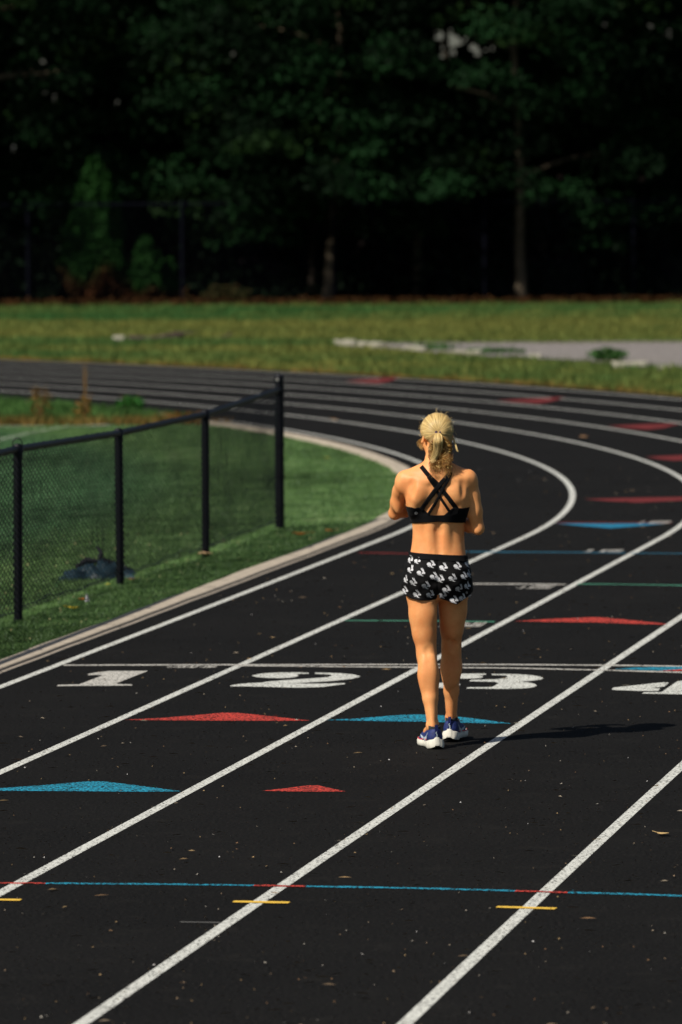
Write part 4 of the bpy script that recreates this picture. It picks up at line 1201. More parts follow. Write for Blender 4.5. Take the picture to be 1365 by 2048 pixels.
# ---- cloth
def cloth(name, col, rough=.85, spec=.12, bs=300):
    m, nt, b = nmat(name); b.inputs['Base Color'].default_value = (*col, 1); b.inputs['Roughness'].default_value = rough
    b.inputs['Specular IOR Level'].default_value = spec; b.inputs['Sheen Weight'].default_value = .02
    bump(nt, b, noise(nt, bs, 3), .3, .001); return m
M['bra'] = cloth('black_jersey', (.004, .004, .005)); M['waist'] = cloth('black_waistband', (.004, .004, .005))
M['shorts'] = cloth('black_woven_cloth', (.0045, .0042, .0045), .7); M['print'] = cloth('white_print', (.62, .62, .64), .7)
M['logo'] = simple('reflective_logo', (.6, .6, .62), .4, .5)
kx = .0024848
def bz(y): return 2.943 - kx * (y - 311)
def bp(u, v, k=6.205, x0=760, y0=920): return ((x0 + u / k - 877) * kx, bz(y0 + v / k))
def hit_back(x, z, bvh, off=.004):
    h, nrm, i, d = bvh.ray_cast(Vector((x, -1, z)), Vector((0, 1, 0)))
    if h is None: return None
    return h + nrm.normalized() * off
bra = empty('sports_bra', (0, 0, 0)); bra.parent = person
# band and side panels: wrap around the torso by angle
def torso_hit(a, z, off=.004):
    d = Vector((math.sin(a), -math.cos(a), 0)); c = Vector((0, 0, z))
    h, nrm, i, dd = bvh_t.ray_cast(c + d * .6, -d)
    return (h + d * off) if h is not None else None
A_ = np.linspace(-math.pi, math.pi, 145)
def top_of(a):
    p = torso_hit(a, 1.18); x = p.x
    if abs(a) < math.pi / 2 + .1:
        return float(np.interp(x, [-.150, -.128, -.112, -.087, -.070, -.043, 0, .032, .058, .076, .10, .128, .15], [1.199, 1.197, 1.192, 1.197, 1.181, 1.158, 1.157, 1.158, 1.181, 1.196, 1.192, 1.192, 1.194]))
    t = abs(a) - math.pi / 2 - .1
    return float(np.interp(t, [0, .25, .7, 1.1, 1.47], [1.198, 1.25, 1.315, 1.30, 1.27]))
def bot_of(a):
    p = torso_hit(a, 1.13); return 1.116 + .009 * max(0, 1 - abs(p.x) / .12) if abs(a) < math.pi / 2 else 1.112
rows = []
nr = 16
for a in A_[:-1]:
    b0_, t0_ = bot_of(a), top_of(a); col = []
    for j in range(nr + 1):
        z = b0_ + (t0_ - b0_) * j / nr
        o_ = .0055 if z < 1.158 else .004
        col.append(torso_hit(a, z, o_))
    # fold edges inwards for thickness
    i0 = torso_hit(a, b0_, -.002); i1 = torso_hit(a, t0_, -.002)
    rows.append([i0] + col + [i1])
rows.append(rows[0])
g = MB(); g.grid(rows)
g.build('band', M['bra'], bra, smooth=True)
def ribbon(mb, pts, w, off=.0055, taper=None):
    """pts in (x, z) on the back, ray cast on to the skin"""
    Q = []
    for a, b in zip(pts, pts[1:]):
        n_ = max(2, int(math.hypot(b[0] - a[0], b[1] - a[1]) / .006))
        Q += [(a[0] + (b[0] - a[0]) * i / n_, a[1] + (b[1] - a[1]) * i / n_) for i in range(n_)]
    Q.append(pts[-1]); rows = []
    for i, p in enumerate(Q):
        d = (Q[min(i + 1, len(Q) - 1)][0] - Q[max(0, i - 1)][0], Q[min(i + 1, len(Q) - 1)][1] - Q[max(0, i - 1)][1])
        L = math.hypot(*d); nx, nz_ = -d[1] / L, d[0] / L
        r = []
        for t in (-1, -.98, -.5, 0, .5, .98, 1):
            h = hit_back(p[0] + nx * w / 2 * t, p[1] + nz_ * w / 2 * t, bvh_body, off if abs(t) < 1 else -.002)
            if h is None: break
            r.append(h)
        if len(r) == 7: rows.append(r)
    mb.grid(rows)
def P6(*L): return [bp(u, v) for u, v in L]
g = MB()
ribbon(g, P6((520, 82), (590, 165), (650, 232), (735, 310), (790, 385), (865, 480), (945, 590), (965, 615)), .022, .005)
ribbon(g, P6((600, 205), (640, 265), (700, 350), (735, 430), (800, 535), (885, 672)), .013, .0045)
ribbon(g, P6((880, 150), (845, 190), (790, 250), (735, 315), (675, 385), (600, 485), (530, 592), (515, 610)), .022, .0075)
ribbon(g, P6((885, 165), (850, 240), (795, 335), (740, 440), (680, 540), (600, 672)), .013, .0065)
g.poly([hit_back(*bp(u, v), bvh_body, .0056) for u, v in ((905, 640), (875, 680), (965, 660), (985, 590), (935, 600))])
g.build('strap', M['bra'], bra, smooth=True)
# straps over the shoulders to the front
for s_, x0 in ((-1, -.078), (1, .076)):
    g = MB(); rows = []
    for i in range(26):
        ph_ = math.radians(84 + 40 * i / 25)      # from the back over the top to the front
        c = Vector((x0 * (1 - .12 * i / 25), -.005, 1.33)); d = Vector((0, -math.cos(ph_), math.sin(ph_)))
        r = []
        for t in (-1, -.96, 0, .96, 1):
            h, nrm, _, _ = bvh_t.ray_cast(c + Vector((t * .011 + s_ * .006, 0, 0)) + d * .3, -d)
            if h is None: break
            r.append(h + d * (.004 if abs(t) < 1 else -.002))
        if len(r) == 5: rows.append(r)
    g.grid(rows)
    g.build('strap', M['bra'], bra, smooth=True)
# small round emblem
g = MB(); cx_, cz_ = bp(451, 648)
def disc(mb, cx, cz, r0, r1, bvh, off, n=20, a0=0, a1=2 * math.pi):
    for i in range(n):
        t0, t1 = a0 + (a1 - a0) * i / n, a0 + (a1 - a0) * (i + 1) / n
        q = [hit_back(cx + r * math.cos(t), cz + r * math.sin(t), bvh, off) for r, t in ((r1, t0), (r1, t1), (r0, t1), (r0, t0))]
        if all(q): mb.poly(q)
disc(g, cx_, cz_, .0048, .0068, bvh_t, .0052)
disc(g, cx_ - .0012, cz_, .0014, .0031, bvh_t, .0053, a0=1, a1=4.2); disc(g, cx_ + .0012, cz_, .0014, .0031, bvh_t, .0053, a0=-2.1, a1=1.2)
g.build('emblem', M['logo'], bra)

# ---- shorts
fs = Field((-.24, -.21, .69), (.22, .2, .98), .0035)
LEGS = [((-.083, -.008, .87), (-.086, -.016, .725), .084, .0935), ((.073, .006, .87), (.078, -.006, .705), .081, .088)]
def shorts_base(f, grow):
    f.stack([r for r in TORSO if r[0] <= 1.03], .012, grow=.006 + grow)
    for s_ in (-1, 1): f.ell((s_ * .072 - .004, -.058, .845), (.079 + grow, .071 + grow, .082 + grow), .03)
    for p, q, r0, r1 in LEGS: f.cone(p, q, r0 + grow, r1 + grow, .025)
    f.ell((-.156, -.01, .80), (.022 + grow, .05, .06), .03); f.ell((.150, -.01, .79), (.014 + grow, .05, .06), .03)
shorts_base(fs, 0)
sl, X, Y, Z = fs.sub((-1, -1, 0), (1, 1, 2), 0)
Fv = fs.F
# cloth folds
ang = np.arctan2(X, -Y)
fold = .0022 * np.sin(ang * 9 + Z * 30) * np.clip((.9 - Z) / .15, 0, 1) + .0016 * np.sin(X * 70 - Z * 95) * np.clip((.92 - Z) / .1, 0, 1) + .0014 * np.sin(X * 46 + Z * 130 + 2)
fold += .003 * np.exp(-((X + .003) / .006) ** 2) * (Y < 0)     # centre seam
Fv = Fv + fold
hem = np.interp(X, [-.2, -.18, -.164, -.14, -.10, -.05, -.016, -.004, .01, .05, .075, .092, .11, .145, .165, .2], [.785, .775, .758, .744, .735, .733, .738, .752, .742, .728, .716, .712, .725, .748, .765, .775])
hem = hem + .012 * (Y > 0)
top_ = .945 - X * .0607
Fv = np.maximum(Fv, np.maximum(hem - Z, Z - top_))
# slit between the legs
Fv = np.maximum(Fv, -(np.maximum(np.abs(X + .003) - .005, Z - .762)))
fs.F = Fv.astype(np.float32)
Vs, Qs = fs.mesh(); bvh_s = bvh_of(Vs, Qs)
# rabbit print, wrapped on to the cloth and kept in the same mesh
def ellp(cx, cy, rx, ry, rot=0, n=12):
    return [(cx + rx * math.cos(t) * math.cos(rot) - ry * math.sin(t) * math.sin(rot), cy + rx * math.cos(t) * math.sin(rot) + ry * math.sin(t) * math.cos(rot)) for t in np.linspace(0, 2 * math.pi, n, endpoint=False)]
RAB = [ellp(-.32, .02, .33, .25, .15), ellp(-.14, -.14, .28, .13, -.55), ellp(.42, .06, .24, .17, -.35), ellp(.22, -.04, .10, .14, .5),
       ellp(.13, .40, .42, .085, 2.36), ellp(.26, .47, .34, .05, 2.2),
       ellp(-.30, -.33, .22, .045, -.15), ellp(.20, -.40, .26, .05, -.12), ellp(.12, -.27, .05, .16, .4), ellp(-.58, .03, .07, .07)]
def rabbit(c, nrm, size, rot, V, Q, tris):
    n_ = Vector((nrm.x, nrm.y, 0)).normalized(); t_ = Vector((0, 0, 1)).cross(n_).normalized(); up = Vector((0, 0, 1))
    cr2, sr2 = math.cos(rot), math.sin(rot)
    for P in RAB:
        mx = sum(p[0] for p in P) / len(P); my = sum(p[1] for p in P) / len(P)
        pts = []
        for (a, b) in [(mx, my)] + P:
            a, b = a * cr2 - b * sr2, a * sr2 + b * cr2
            o_ = c + t_ * a * size + up * b * size
            h, nn, _, _ = bvh_s.ray_cast(o_ + n_ * .06, -n_)
            if h is None: h = o_; nn = n_
            pts.append(h + n_ * .0012)
        b0_ = len(V)
        for p in pts: V.append(tuple(p))
        m_ = len(P)
        for i in range(m_): tris.append((b0_, b0_ + 1 + i, b0_ + 1 + (i + 1) % m_))
RP = [(262, 165), (380, 178), (615, 235), (825, 285), (1068, 268), (1228, 245), (258, 325), (440, 372), (665, 440), (768, 485), (980, 468), (1178, 440), (1262, 415), (187, 500), (310, 538), (525, 595), (875, 665), (1090, 648), (1225, 610), (172, 690), (375, 745), (597, 752), (810, 765), (1005, 850), (1148, 818)]
VV = []; TT = []
for i, (u, v) in enumerate(RP):
    x, z = (790 + u / 8.53 - 877) * kx, bz(1100 + v / 8.53)
    h, nn, _, _ = bvh_s.ray_cast(Vector((x, -1, z)), Vector((0, 1, 0)))
    if h is None:
        h, nn, _, _ = bvh_s.ray_cast(Vector((x * .96, -1, z)), Vector((0, 1, 0)))
    if h is None: continue
    rabbit(h, nn, .0335 if i != 1 else .028, -.12, VV, None, TT)
for j in range(5):
    for i in range(6):
        x = -.13 + i * .055 + (j % 2) * .027; z = .92 - j * .042
        h, nn, _, _ = bvh_s.ray_cast(Vector((x, 1, z)), Vector((0, -1, 0)))
        if h is not None and h.z > .75: rabbit(h, nn, .030, -.12, VV, None, TT)
me = bpy.data.meshes.new('shorts')
nV = len(Vs); me.from_pydata([tuple(v) for v in Vs] + VV, [], [tuple(q) for q in Qs] + [tuple(x + nV for x in t) for t in TT])
me.materials.append(M['shorts']); me.materials.append(M['print'])
me.polygons.foreach_set('material_index', [0] * len(Qs) + [1] * len(TT)); me.polygons.foreach_set('use_smooth', [True] * (len(Qs) + len(TT)))
me.update(); shorts = link(bpy.data.objects.new('shorts', me)); shorts.parent = person
# waistband
fw = Field((-.2, -.16, .90), (.2, .16, .99), .0035)
fw.stack([r for r in TORSO if .8 < r[0] <= 1.08], .01, grow=.0085)
for s_ in (-1, 1): fw.ell((s_ * .072 - .004, -.058, .845), (.083, .075, .086), .03)
sl, X, Y, Z = fw.sub((-1, -1, 0), (1, 1, 2), 0)
tp = .9625 - X * .0607; F2 = fw.F + .0016 * np.exp(-((X + .003) / .002) ** 2) * (Y < 0)
fw.F = np.maximum(F2, np.maximum(tp - .031 - Z, Z - tp)).astype(np.float32)
Vw, Qw = fw.mesh(); mesh_np('waistband', Vw, Qw, M['waist'], shorts, smooth=True)
g = MB()
lx, lz = (790 + 1235 / 8.53 - 877) * kx, bz(1100 + 725 / 8.53)
disc(g, lx - .004, lz, .0038, .0052, bvh_s, .0015); disc(g, lx - .004, lz, .001, .0022, bvh_s, .0015, a0=.5, a1=4)
g.build('emblem', M['logo'], shorts)

# ---- shoes
def shoe_cloth():
    m, nt, b = nmat('royal_blue_knit'); n_ = noise(nt, 160, 2)
    nt.links.new(ramp(nt, n_, [(.35, (.006, .014, .085)), (.7, (.014, .034, .18))]), b.inputs['Base Color']); b.inputs['Roughness'].default_value = .7
    bump(nt, b, n_, .4, .001); return m
M['knit'] = shoe_cloth(); M['foam'] = simple('white_foam', (.72, .70, .60), .6, .3, nscale=40, namt=.08)
M['outsole'] = simple('black_rubber', (.01, .01, .01), .7, .2); M['sock'] = cloth('dark_grey_sock', (.035, .037, .042), .9)
M['swoosh'] = simple('pale_blue_overlay', (.5, .6, .66), .5, .3); M['navy'] = simple('navy_webbing', (.008, .014, .08), .7, .2)
M['pink'] = simple('pink_red_trim', (.65, .04, .08), .6, .2)
def shoe(heel, yaw, side, lift, name='shoe'):
    e = empty(name, heel); e.parent = person; e.rotation_euler = (0, 0, yaw)
    f = Field((-.065, -.03, .0), (.065, .285, .19), .003)
    # upper
    f.chain([(0, .035, .06), (0, .06, .075)], [.030, .032], .015)
    f.cone((0, .03, .05), (0, .10, .048), .034, .036, .02); f.cone((0, .10, .052), (side * .004, .19, .038), .034, .034, .02)
    f.cone((side * .004, .18, .034), (-side * .004, .235, .030), .036, .028, .02)
    f.cone((0, .035, .065), (0, .032, .08), .030, .028, .02)
    f.cone((0, .07, .10), (0, .15, .062), .024, .02, .02)
    f.cone((0, .062, .09), (0, .058, .20), .020, .022, .006, 's')
    f.ell((0, .05, .135), (.07, .05, .035), .004, 's')
    sl, X, Y, Z = f.sub((-1, -1, -1), (1, 1, 1), 0)
    f.F = np.maximum(f.F, .022 - Z)
    V, Q = f.mesh(); up = mesh_np('upper', V, Q, M['knit'], e, smooth=True); bv = bvh_of(V, Q)
    # sole: outline stations along the foot, flaring at the heel
    st = [(-.018, .010), (-.012, .026), (.0, .036), (.02, .042), (.05, .041), (.09, .036), (.13, .038), (.17, .045), (.20, .046), (.23, .040), (.25, .030), (.262, .012)]
    ys = [a for a, _ in st]; ws = [b for _, b in st]
    def outline(y): return float(np.interp(y, ys, ws))
    N_ = 60; L = []
    for i in range(N_ + 1):
        y = -.018 + .28 * (.5 - .5 * math.cos(math.pi * i / N_)); L.append((outline(y), y))
    ring = [(-w + (side * .004 if y > .15 else 0), y) for w, y in L] + [(w + (side * .004 if y > .15 else 0), y) for w, y in L[::-1]]
    def zt(x, y):   # rim: peaks at the back of the heel, dips along the sides
        peak = .066 * math.exp(-((x) / .016) ** 2) if y < .012 else 0
        base_ = float(np.interp(y, [-.02, .0, .03, .08, .14, .2, .26], [.050, .047, .040, .036, .034, .032, .040]))
        return max(base_, base_ + .018 * math.exp(-(x / .014) ** 2) * max(0, 1 - (y + .018) / .03))
    def zb(x, y): 
        h = float(np.interp(y, [-.02, .0, .03, .09, .13, .2, .262], [.014, .006, .001, .004, .003, .001, .022]))
        return h + .012 * math.exp(-(x / .013) ** 2) * max(0, 1 - (y + .018) / .05)
    rows = []
    for j, t in enumerate((0, .12, .35, .6, .85, .97, 1.0)):
        r = []
        for (x, y) in ring:
            a, b = zb(x, y), zt(x, y); flare = 1 + .07 * math.sin(math.pi * t) - (.05 if t == 0 else 0) - .14 * max(0, t - .6)
            if t == 1.0: flare -= .06
            yy_ = y + (.006 * t if y < .02 else 0) - (.006 * (1 - t) if y < 0 else 0)
            r.append((x * flare, yy_, a + (b - a) * t))
        rows.append(r)
    g = MB(); g.grid([r[::-1] for r in rows][::1], 0, True)
    g.poly([(x * .8, y, z - .004) for x, y, z in rows[-1]])
    sole = g.build('sole', M['foam'], e, smooth=True)
    g = MB(); g.grid([[(x * s2, y if s2 == 1 else .12 + (y - .12) * .97, z - d2) for (x, y, z) in rows[0]] for s2, d2 in ((1.0, -.004), (1.01, .001), (.9, .003))][::-1], 0, True)
    g.poly([(x * .9, .12 + (y - .12) * .97, z - .003) for x, y, z in rows[0]])
    g.build('tread', M['outsole'], sole, smooth=True)
    # trim line between upper and sole along the outer side
    g = MB(); pts = [(side * (outline(y) * .93 + .001) + side * .002, y, zt(outline(y), y) + .002 + .008 * math.exp(-((y - .1) / .03) ** 2)) for y in np.linspace(.06, .23, 18)]
    g.tube(pts, .0026, 6); g.build('trim', M['pink'], e)
    def side_patch(mb, P, sx, off=.0015, sub=1):
        pts = []
        for y, z in P:
            h, n_, _, _ = bv.ray_cast(Vector((sx * .2, y, z)), Vector((-sx, 0, 0)))
            pts.append((h + Vector((sx * off, 0, 0))) if h is not None else None)
        return pts
    # curved pale overlay on both sides (a swept tick)
    top = [(.035, .082), (.06, .064), (.09, .052), (.12, .049), (.15, .053), (.18, .058)]
    bot = [(.035, .081), (.055, .050), (.085, .033), (.115, .028), (.15, .040), (.18, .057)]
    for sx in (-1, 1):
        g = MB(); rows_ = []
        for k in range(len(top) * 4 - 3):
            t = k / 4; i = min(int(t), len(top) - 2); f_ = t - i
            a = tuple(top[i][c] * (1 - f_) + top[i + 1][c] * f_ for c in (0, 1)); b = tuple(bot[i][c] * (1 - f_) + bot[i + 1][c] * f_ for c in (0, 1))
            r = side_patch(g, [tuple(a[c] * (1 - m_) + b[c] * m_ for c in (0, 1)) for m_ in (0, .33, .67, 1)], sx)
            if all(x is not None for x in r): rows_.append(r)
        if len(rows_) > 1: g.grid(rows_ if sx < 0 else [r[::-1] for r in rows_]); g.build('overlay', M['swoosh'], up, smooth=True)
    # heel tab, its pale stroke, sock, laces
    g = MB(); g.box((0, -.003, .086), (.016, .006, .070), Matrix.Rotation(-.09, 3, 'X')); tb = g.build('heel_tab', M['navy'], e, bevel=.0015)
    g = MB()
    for i in range(5):
        z0 = .062 + i * .0055; x0_ = .0022 * math.sin(i * 1.3); g.box((side * .001 + x0_, -.0085, z0), (.004, .002, .0068), Matrix.Rotation(.3 * (-1) ** i, 3, 'Y'))
    g.build('stroke', M['swoosh'], tb)
    g = MB(); rows_ = []
    for z, r_ in ((.08, .030), (.095, .031), (.108, .0315), (.114, .031), (.1145, .026)):
        rows_.append([(r_ * .98 * math.cos(t), .048 + (r_ * 1.2) * math.sin(t), z + .004 * math.sin(t)) for t in np.linspace(0, 2 * math.pi, 24, endpoint=False)])
    g.grid(rows_, 0, True); g.build('sock', M['sock'], e, smooth=True)
    g = MB()
    for i in range(5):
        y = .10 + i * .018; z = .080 - i * .0075
        g.tube([(-.018, y, z - .006), (-.006, y + .003, z + .004), (.006, y + .003, z + .004), (.018, y, z - .006)], .002, 5)
    for s_ in (-1, 1): g.tube([(0, .10, .096), (s_ * .018, .095, .104), (s_ * .03, .1, .098), (s_ * .02, .108, .092), (0, .10, .094)], .0016, 5)
    g.build('laces', M['pink'] if side < 0 else M['navy'], e)
    # tongue pull loop
    g = MB(); g.tube([(-.008, .095, .1), (-.01, .1, .125), (0, .102, .136), (.01, .1, .125), (.008, .095, .1)], .0022, 6); g.build('pull_loop', M['navy'], e)
    return e
shoe(Vector((-.015, -.175, 0)), math.radians(12), -1, 0)
shoe(Vector((.057, .150, .008)), math.radians(-13), 1, .01)

# ---- hair
M['hair'] = None
def hair_mat():
    m, nt, b = nmat('blonde_hair'); a = nt.nodes.new('ShaderNodeAttribute'); a.attribute_name = 'tint'
    nt.links.new(a.outputs['Color'], b.inputs['Base Color']); b.inputs['Roughness'].default_value = .42; b.inputs['Specular IOR Level'].default_value = .35
    t = nt.nodes.new('ShaderNodeBsdfTranslucent'); nt.links.new(a.outputs['Color'], t.inputs[0])
    ms = nt.nodes.new('ShaderNodeMixShader'); ms.inputs[0].default_value = .18; out = nt.nodes['Material Output']
    nt.links.new(b.outputs[0], ms.inputs[1]); nt.links.new(t.outputs[0], ms.inputs[2]); nt.links.new(ms.outputs[0], out.inputs[0])
    return m
M['hair'] = hair_mat()
hair = empty('hair', (0, 0, 0)); hair.parent = person
HRX = np.array([.079, .097, .083]); HO = np.array([0, -.008, .02])
TIE = np.array([-.003, -.070, 1.570])
tl = HR.T @ (TIE - HEADC) - HO; td_ = tl / HRX; td_ /= np.linalg.norm(td_)
def cap_pt(d, lift): return hd(*(HO + d * HRX * (1 + lift)))
# hair cap (under-layer)
fc = Field((-.13, -.1, 1.42), (.12, .17, 1.69), .0035)
fc.ell(hd(*HO), HRX * 1.0, .01, rot=HR)
fc.ell(hd(0, -.05, -.04), (.056, .045, .06), .02, rot=HR)
sl, X, Y, Z = fc.sub((-1, -1, 0), (1, 1, 2), 0)
Pl = np.stack([X, Y, Z], -1) - HEADC; Pl = Pl @ HR
# cut the face away: in front of a slanting hairline
cut = Pl[..., 1] - (.035 + .45 * (Pl[..., 2] - .02)); low_ = -(Pl[..., 2] + .028 + .55 * Pl[..., 1] * 0) ; 
cut2 = np.minimum(Pl[..., 1] + .012, -(Pl[..., 2] + .005))       # below and in front of the ears
fc.F = np.maximum(fc.F, np.maximum(cut, cut2)).astype(np.float32)
Vc, Qc = fc.mesh(); 
cc_ = np.array([.50, .33, .13]) * rng.uniform(.8, 1.1, (len(Vc), 1)); mesh_np('scalp_hair', Vc, Qc, M['hair'], hair, smooth=True, colors=cc_)
def strands(name, lines, widths, cols, facing=(0, -1, .25)):
    """each line (n,3): flat tapered ribbons"""
    V = []; Q = []; C = []; b = 0; fc_ = np.array(facing, float); fc_ /= np.linalg.norm(fc_)
    for L, w, c in zip(lines, widths, cols):
        L = np.asarray(L); n_ = len(L); T = np.gradient(L, axis=0); T /= np.linalg.norm(T, axis=1)[:, None] + 1e-9
        S = np.cross(T, fc_); S /= np.linalg.norm(S, axis=1)[:, None] + 1e-9
        N2 = np.cross(S, T)
        ww = w * np.interp(np.linspace(0, 1, n_), [0, .15, .8, 1], [.8, 1, .8, .2])[:, None]
        P3 = np.stack([L - S * ww, L + N2 * ww * .8, L + S * ww], 1).reshape(-1, 3)
        V.append(P3)
        i = b + np.arange(n_ - 1) * 3
        Q += [np.stack([i, i + 1, i + 4, i + 3], 1), np.stack([i + 1, i + 2, i + 5, i + 4], 1)]
        C.append(np.tile(c, (n_ * 3, 1))); b += n_ * 3
    return mesh_np(name, np.concatenate(V), np.concatenate(Q), M['hair'], hair, smooth=True, colors=np.clip(np.concatenate(C), 0, 1))
blond = np.array([.93, .70, .31]); gold = np.array([.50, .30, .09]); brown = np.array([.22, .095, .02])
lines = []; W_ = []; C_ = []
for i in range(2100):
    # start on the hairline: ring around the head in front / below, ends at the tie
    a = rng.uniform(0, 2 * math.pi)
    # direction of the start point on the unit sphere, at a wide angle from the tie
    u_ = np.cross(td_, [0, 0, 1]); u_ /= np.linalg.norm(u_); v_ = np.cross(u_, td_)
    maxang = np.interp(math.sin(a), [-1, -.3, .2, 1], [.55, 1.45, 1.75, 2.0])       # below: short nape hair
    st_ang = maxang * rng.uniform(.35, 1.0) ** .6
    d0 = td_ * math.cos(st_ang) + (u_ * math.cos(a) + v_ * math.sin(a)) * math.sin(st_ang)
    clump = math.sin(a * 23 + 1.3) * .5 + math.sin(a * 51) * .3
    lift = .012 + .012 * clump + rng.uniform(0, .014); n_ = 14; L = []
    wob = rng.normal(0, .035)
    for k in range(n_):
        t = k / (n_ - 1); an = st_ang * (1 - t) + .03 * t; aa = a + wob * math.sin(t * 3.1) + .12 * math.sin(math.pi * t) * math.cos(a)
        d = td_ * math.cos(an) + (u_ * math.cos(aa) + v_ * math.sin(aa)) * math.sin(an)
        L.append(cap_pt(d, lift * min(1, t * 6 + .3) + .02 * math.sin(math.pi * t) ** 2))
    sh = .5 + .5 * clump + rng.normal(0, .22)
    c = blond * np.clip(sh, 0, 1) + gold * (1 - np.clip(sh, 0, 1))
    if rng.random() < .12: c = c * .6
    lines.append(L); W_.append(rng.uniform(.0009, .0019)); C_.append(c * rng.uniform(.85, 1.12))
COMB = (lines, W_, C_)
def spline(P, n_):
    P = np.array(P, float); m_ = len(P); t = np.linspace(0, m_ - 1, n_); out = []
    for x in t:
        i = min(int(x), m_ - 2); f_ = x - i; p0, p1, p2, p3 = P[max(i - 1, 0)], P[i], P[i + 1], P[min(i + 2, m_ - 1)]
        out.append(.5 * ((2 * p1) + (-p0 + p2) * f_ + (2 * p0 - 5 * p1 + 4 * p2 - p3) * f_ ** 2 + (-p0 + 3 * p1 - 3 * p2 + p3) * f_ ** 3))
    return np.array(out)
def hp(u, v, y): return ((800 + u / 9.1 - 877) * kx, y, bz(800 + v / 9.1) + 0.0)
lines = []; W_ = []; C_ = []
# the smooth light lock
core = [hp(700, 590, -.062), hp(700, 640, -.105), hp(700, 740, -.118), hp(695, 860, -.108), hp(655, 980, -.10), hp(620, 1060, -.098), hp(600, 1120, -.105)]
rad = [.006, .020, .024, .020, .017, .013, .010]
for i in range(520):
    a = rng.uniform(0, 6.283); r_ = rng.random() ** .5; n_ = 26
    C0 = spline(core, n_); R0 = np.interp(np.linspace(0, 6, n_), range(7), rad)
    k_ = rng.uniform(.0, .004); ph0 = rng.uniform(0, 6.28)
    tt_ = np.linspace(0, 1, n_)
    L = C0 + np.stack([np.cos(a) * r_ * R0 + k_ * np.sin(tt_ * 14 + ph0) * tt_ * 2, np.sin(a) * r_ * R0 * .7, 0 * R0 + .004 * np.sin(tt_ * 9 + ph0) * tt_], 1)
    end = rng.integers(19, n_ + 1); lines.append(L[:end]); W_.append(rng.uniform(.0009, .0018)); m_ = rng.uniform(0, 1) ** 1.4
    C_.append((blond * 1.08 * (1 - m_) + gold * m_) * rng.uniform(.8, 1.15))
# curls: ringlets hanging from the tie, falling to the shoulders, mostly on the right
for i in range(620):
    right = rng.random() < .74
    if right:
        x1 = rng.uniform(765, 925); x2 = rng.normal(838, 55); yb = 1120 + rng.normal(0, 130) + (60 if x2 > 880 else 0); yb = min(yb, 1400)
        P = [hp(715, 600, -.065), hp(.5 * (x1 + 715), 690, rng.uniform(-.1, -.07)), hp(x1, rng.uniform(800, 900), rng.uniform(-.095, -.05)), hp(.5 * (x1 + x2), 1050, rng.uniform(-.1, -.055)), hp(x2, yb, rng.uniform(-.12, -.085))]
    else:
        x1 = rng.uniform(550, 660); x2 = rng.uniform(560, 760); yb = rng.uniform(1080, 1420)
        P = [hp(690, 600, -.062), hp(.5 * (x1 + 690), 700, -.085), hp(x1, rng.uniform(820, 920), rng.uniform(-.085, -.05)), hp(.5 * (x1 + x2), 1080, rng.uniform(-.09, -.06)), hp(x2, yb, rng.uniform(-.115, -.09))]
    n_ = 54; C0 = spline(P, n_); t = np.linspace(0, 1, n_)
    cl = int(rng.integers(0, 22)); rc = np.random.default_rng(cl + (100 if right else 0))
    fr_ = rc.uniform(22, 38); ph0 = rc.uniform(0, 6.28) + rng.normal(0, .5); am = rc.uniform(.005, .013) * np.clip(t * 2.2 - .25, 0, 1)
    L = C0 + np.stack([am * np.cos(t * fr_ + ph0), am * .8 * np.sin(t * fr_ + ph0), am * .4 * np.sin(t * fr_ * 1.0 + ph0 + 1)], 1)
    m_ = rng.random() ** .8; c = gold * (1 - m_) + brown * m_
    if rng.random() < .14: c = blond * .95
    lines.append(L); W_.append(rng.uniform(.0007, .0016)); C_.append(c * rng.uniform(.7, 1.15) * np.array([1.1, .98, .8]))
strands('ponytail', lines, W_, C_)
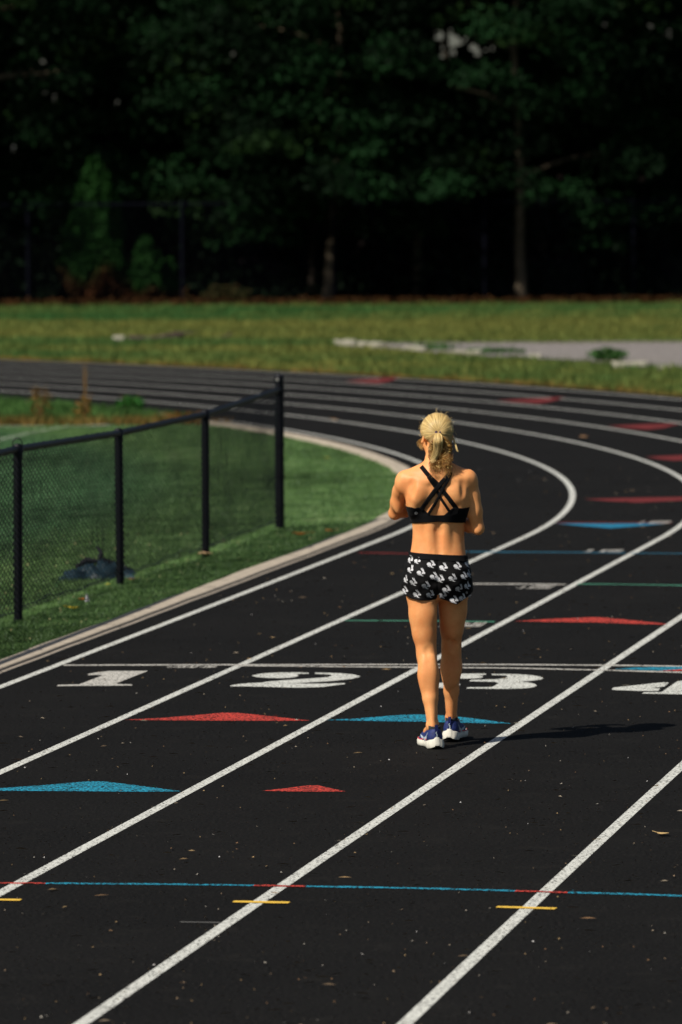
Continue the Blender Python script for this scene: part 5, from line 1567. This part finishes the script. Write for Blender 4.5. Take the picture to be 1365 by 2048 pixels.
# loose wisps: by the left ear, over the right side, fly-aways round the crown
lines = []; W_ = []; C_ = []
for i in range(22):
    s0 = hp(rng.uniform(395, 430), rng.uniform(690, 750), .03); w1 = rng.uniform(330, 400)
    P = [s0, hp(w1, rng.uniform(760, 800), .05), hp(w1 + rng.uniform(-10, 40), rng.uniform(840, 870), .05), hp(w1 + rng.uniform(20, 90), rng.uniform(880, 930), .04)]
    C0 = spline(P, 30); t = np.linspace(0, 1, 30); am = .004 * t; ph0 = rng.uniform(0, 6)
    lines.append(C0 + np.stack([am * np.cos(t * 16 + ph0), am * np.sin(t * 16 + ph0), am * .5 * np.cos(t * 16)], 1)); W_.append(.0006); C_.append(gold * rng.uniform(.7, 1.2))
strands('ear_wisps', lines, W_, C_)
lines = []; W_ = []; C_ = []
for i in range(40):
    P = [hp(rng.uniform(960, 1000), 700, -.01), hp(rng.uniform(1000, 1030), 800, -.02), hp(rng.uniform(1030, 1060), 900, -.03), hp(rng.uniform(1040, 1085), rng.uniform(925, 955), -.03)]
    lines.append(spline(P, 16)); W_.append(.0008); C_.append(blond * rng.uniform(.6, 1.0))
strands('side_wisps', lines, W_, C_)
lines, W_, C_ = COMB
for i in range(150):
    a = rng.uniform(0, 2 * math.pi); an = rng.uniform(.5, 1.9); d0 = td_ * math.cos(an) + (u_ * math.cos(a) + v_ * math.sin(a)) * math.sin(an)
    if (HR @ d0)[2] < -.3: continue
    p0 = cap_pt(d0, .03); q = p0 + (HR @ d0) * rng.uniform(.002, .006) + rng.normal(0, .007, 3); q2 = q + rng.normal(0, .008, 3) + np.array([0, -.004, -.002])
    lines.append(spline([p0, q, q2], 8)); W_.append(.00045); C_.append(blond * rng.uniform(.7, 1.1))
strands('combed_hair', lines, W_, C_)
# hair tie
g = MB(); tc_ = Vector(hp(700, 596, -.068)); g.tube([tc_ + Vector((.012 * math.cos(t), .006 * math.sin(t), .005 * math.sin(t) + .004)) for t in np.linspace(0, 2 * math.pi, 16)], .003, 6)
g.build('hair_tie', simple('purple_elastic', (.06, .03, .10), .7, .2), hair)
print('SCRIPT DONE')
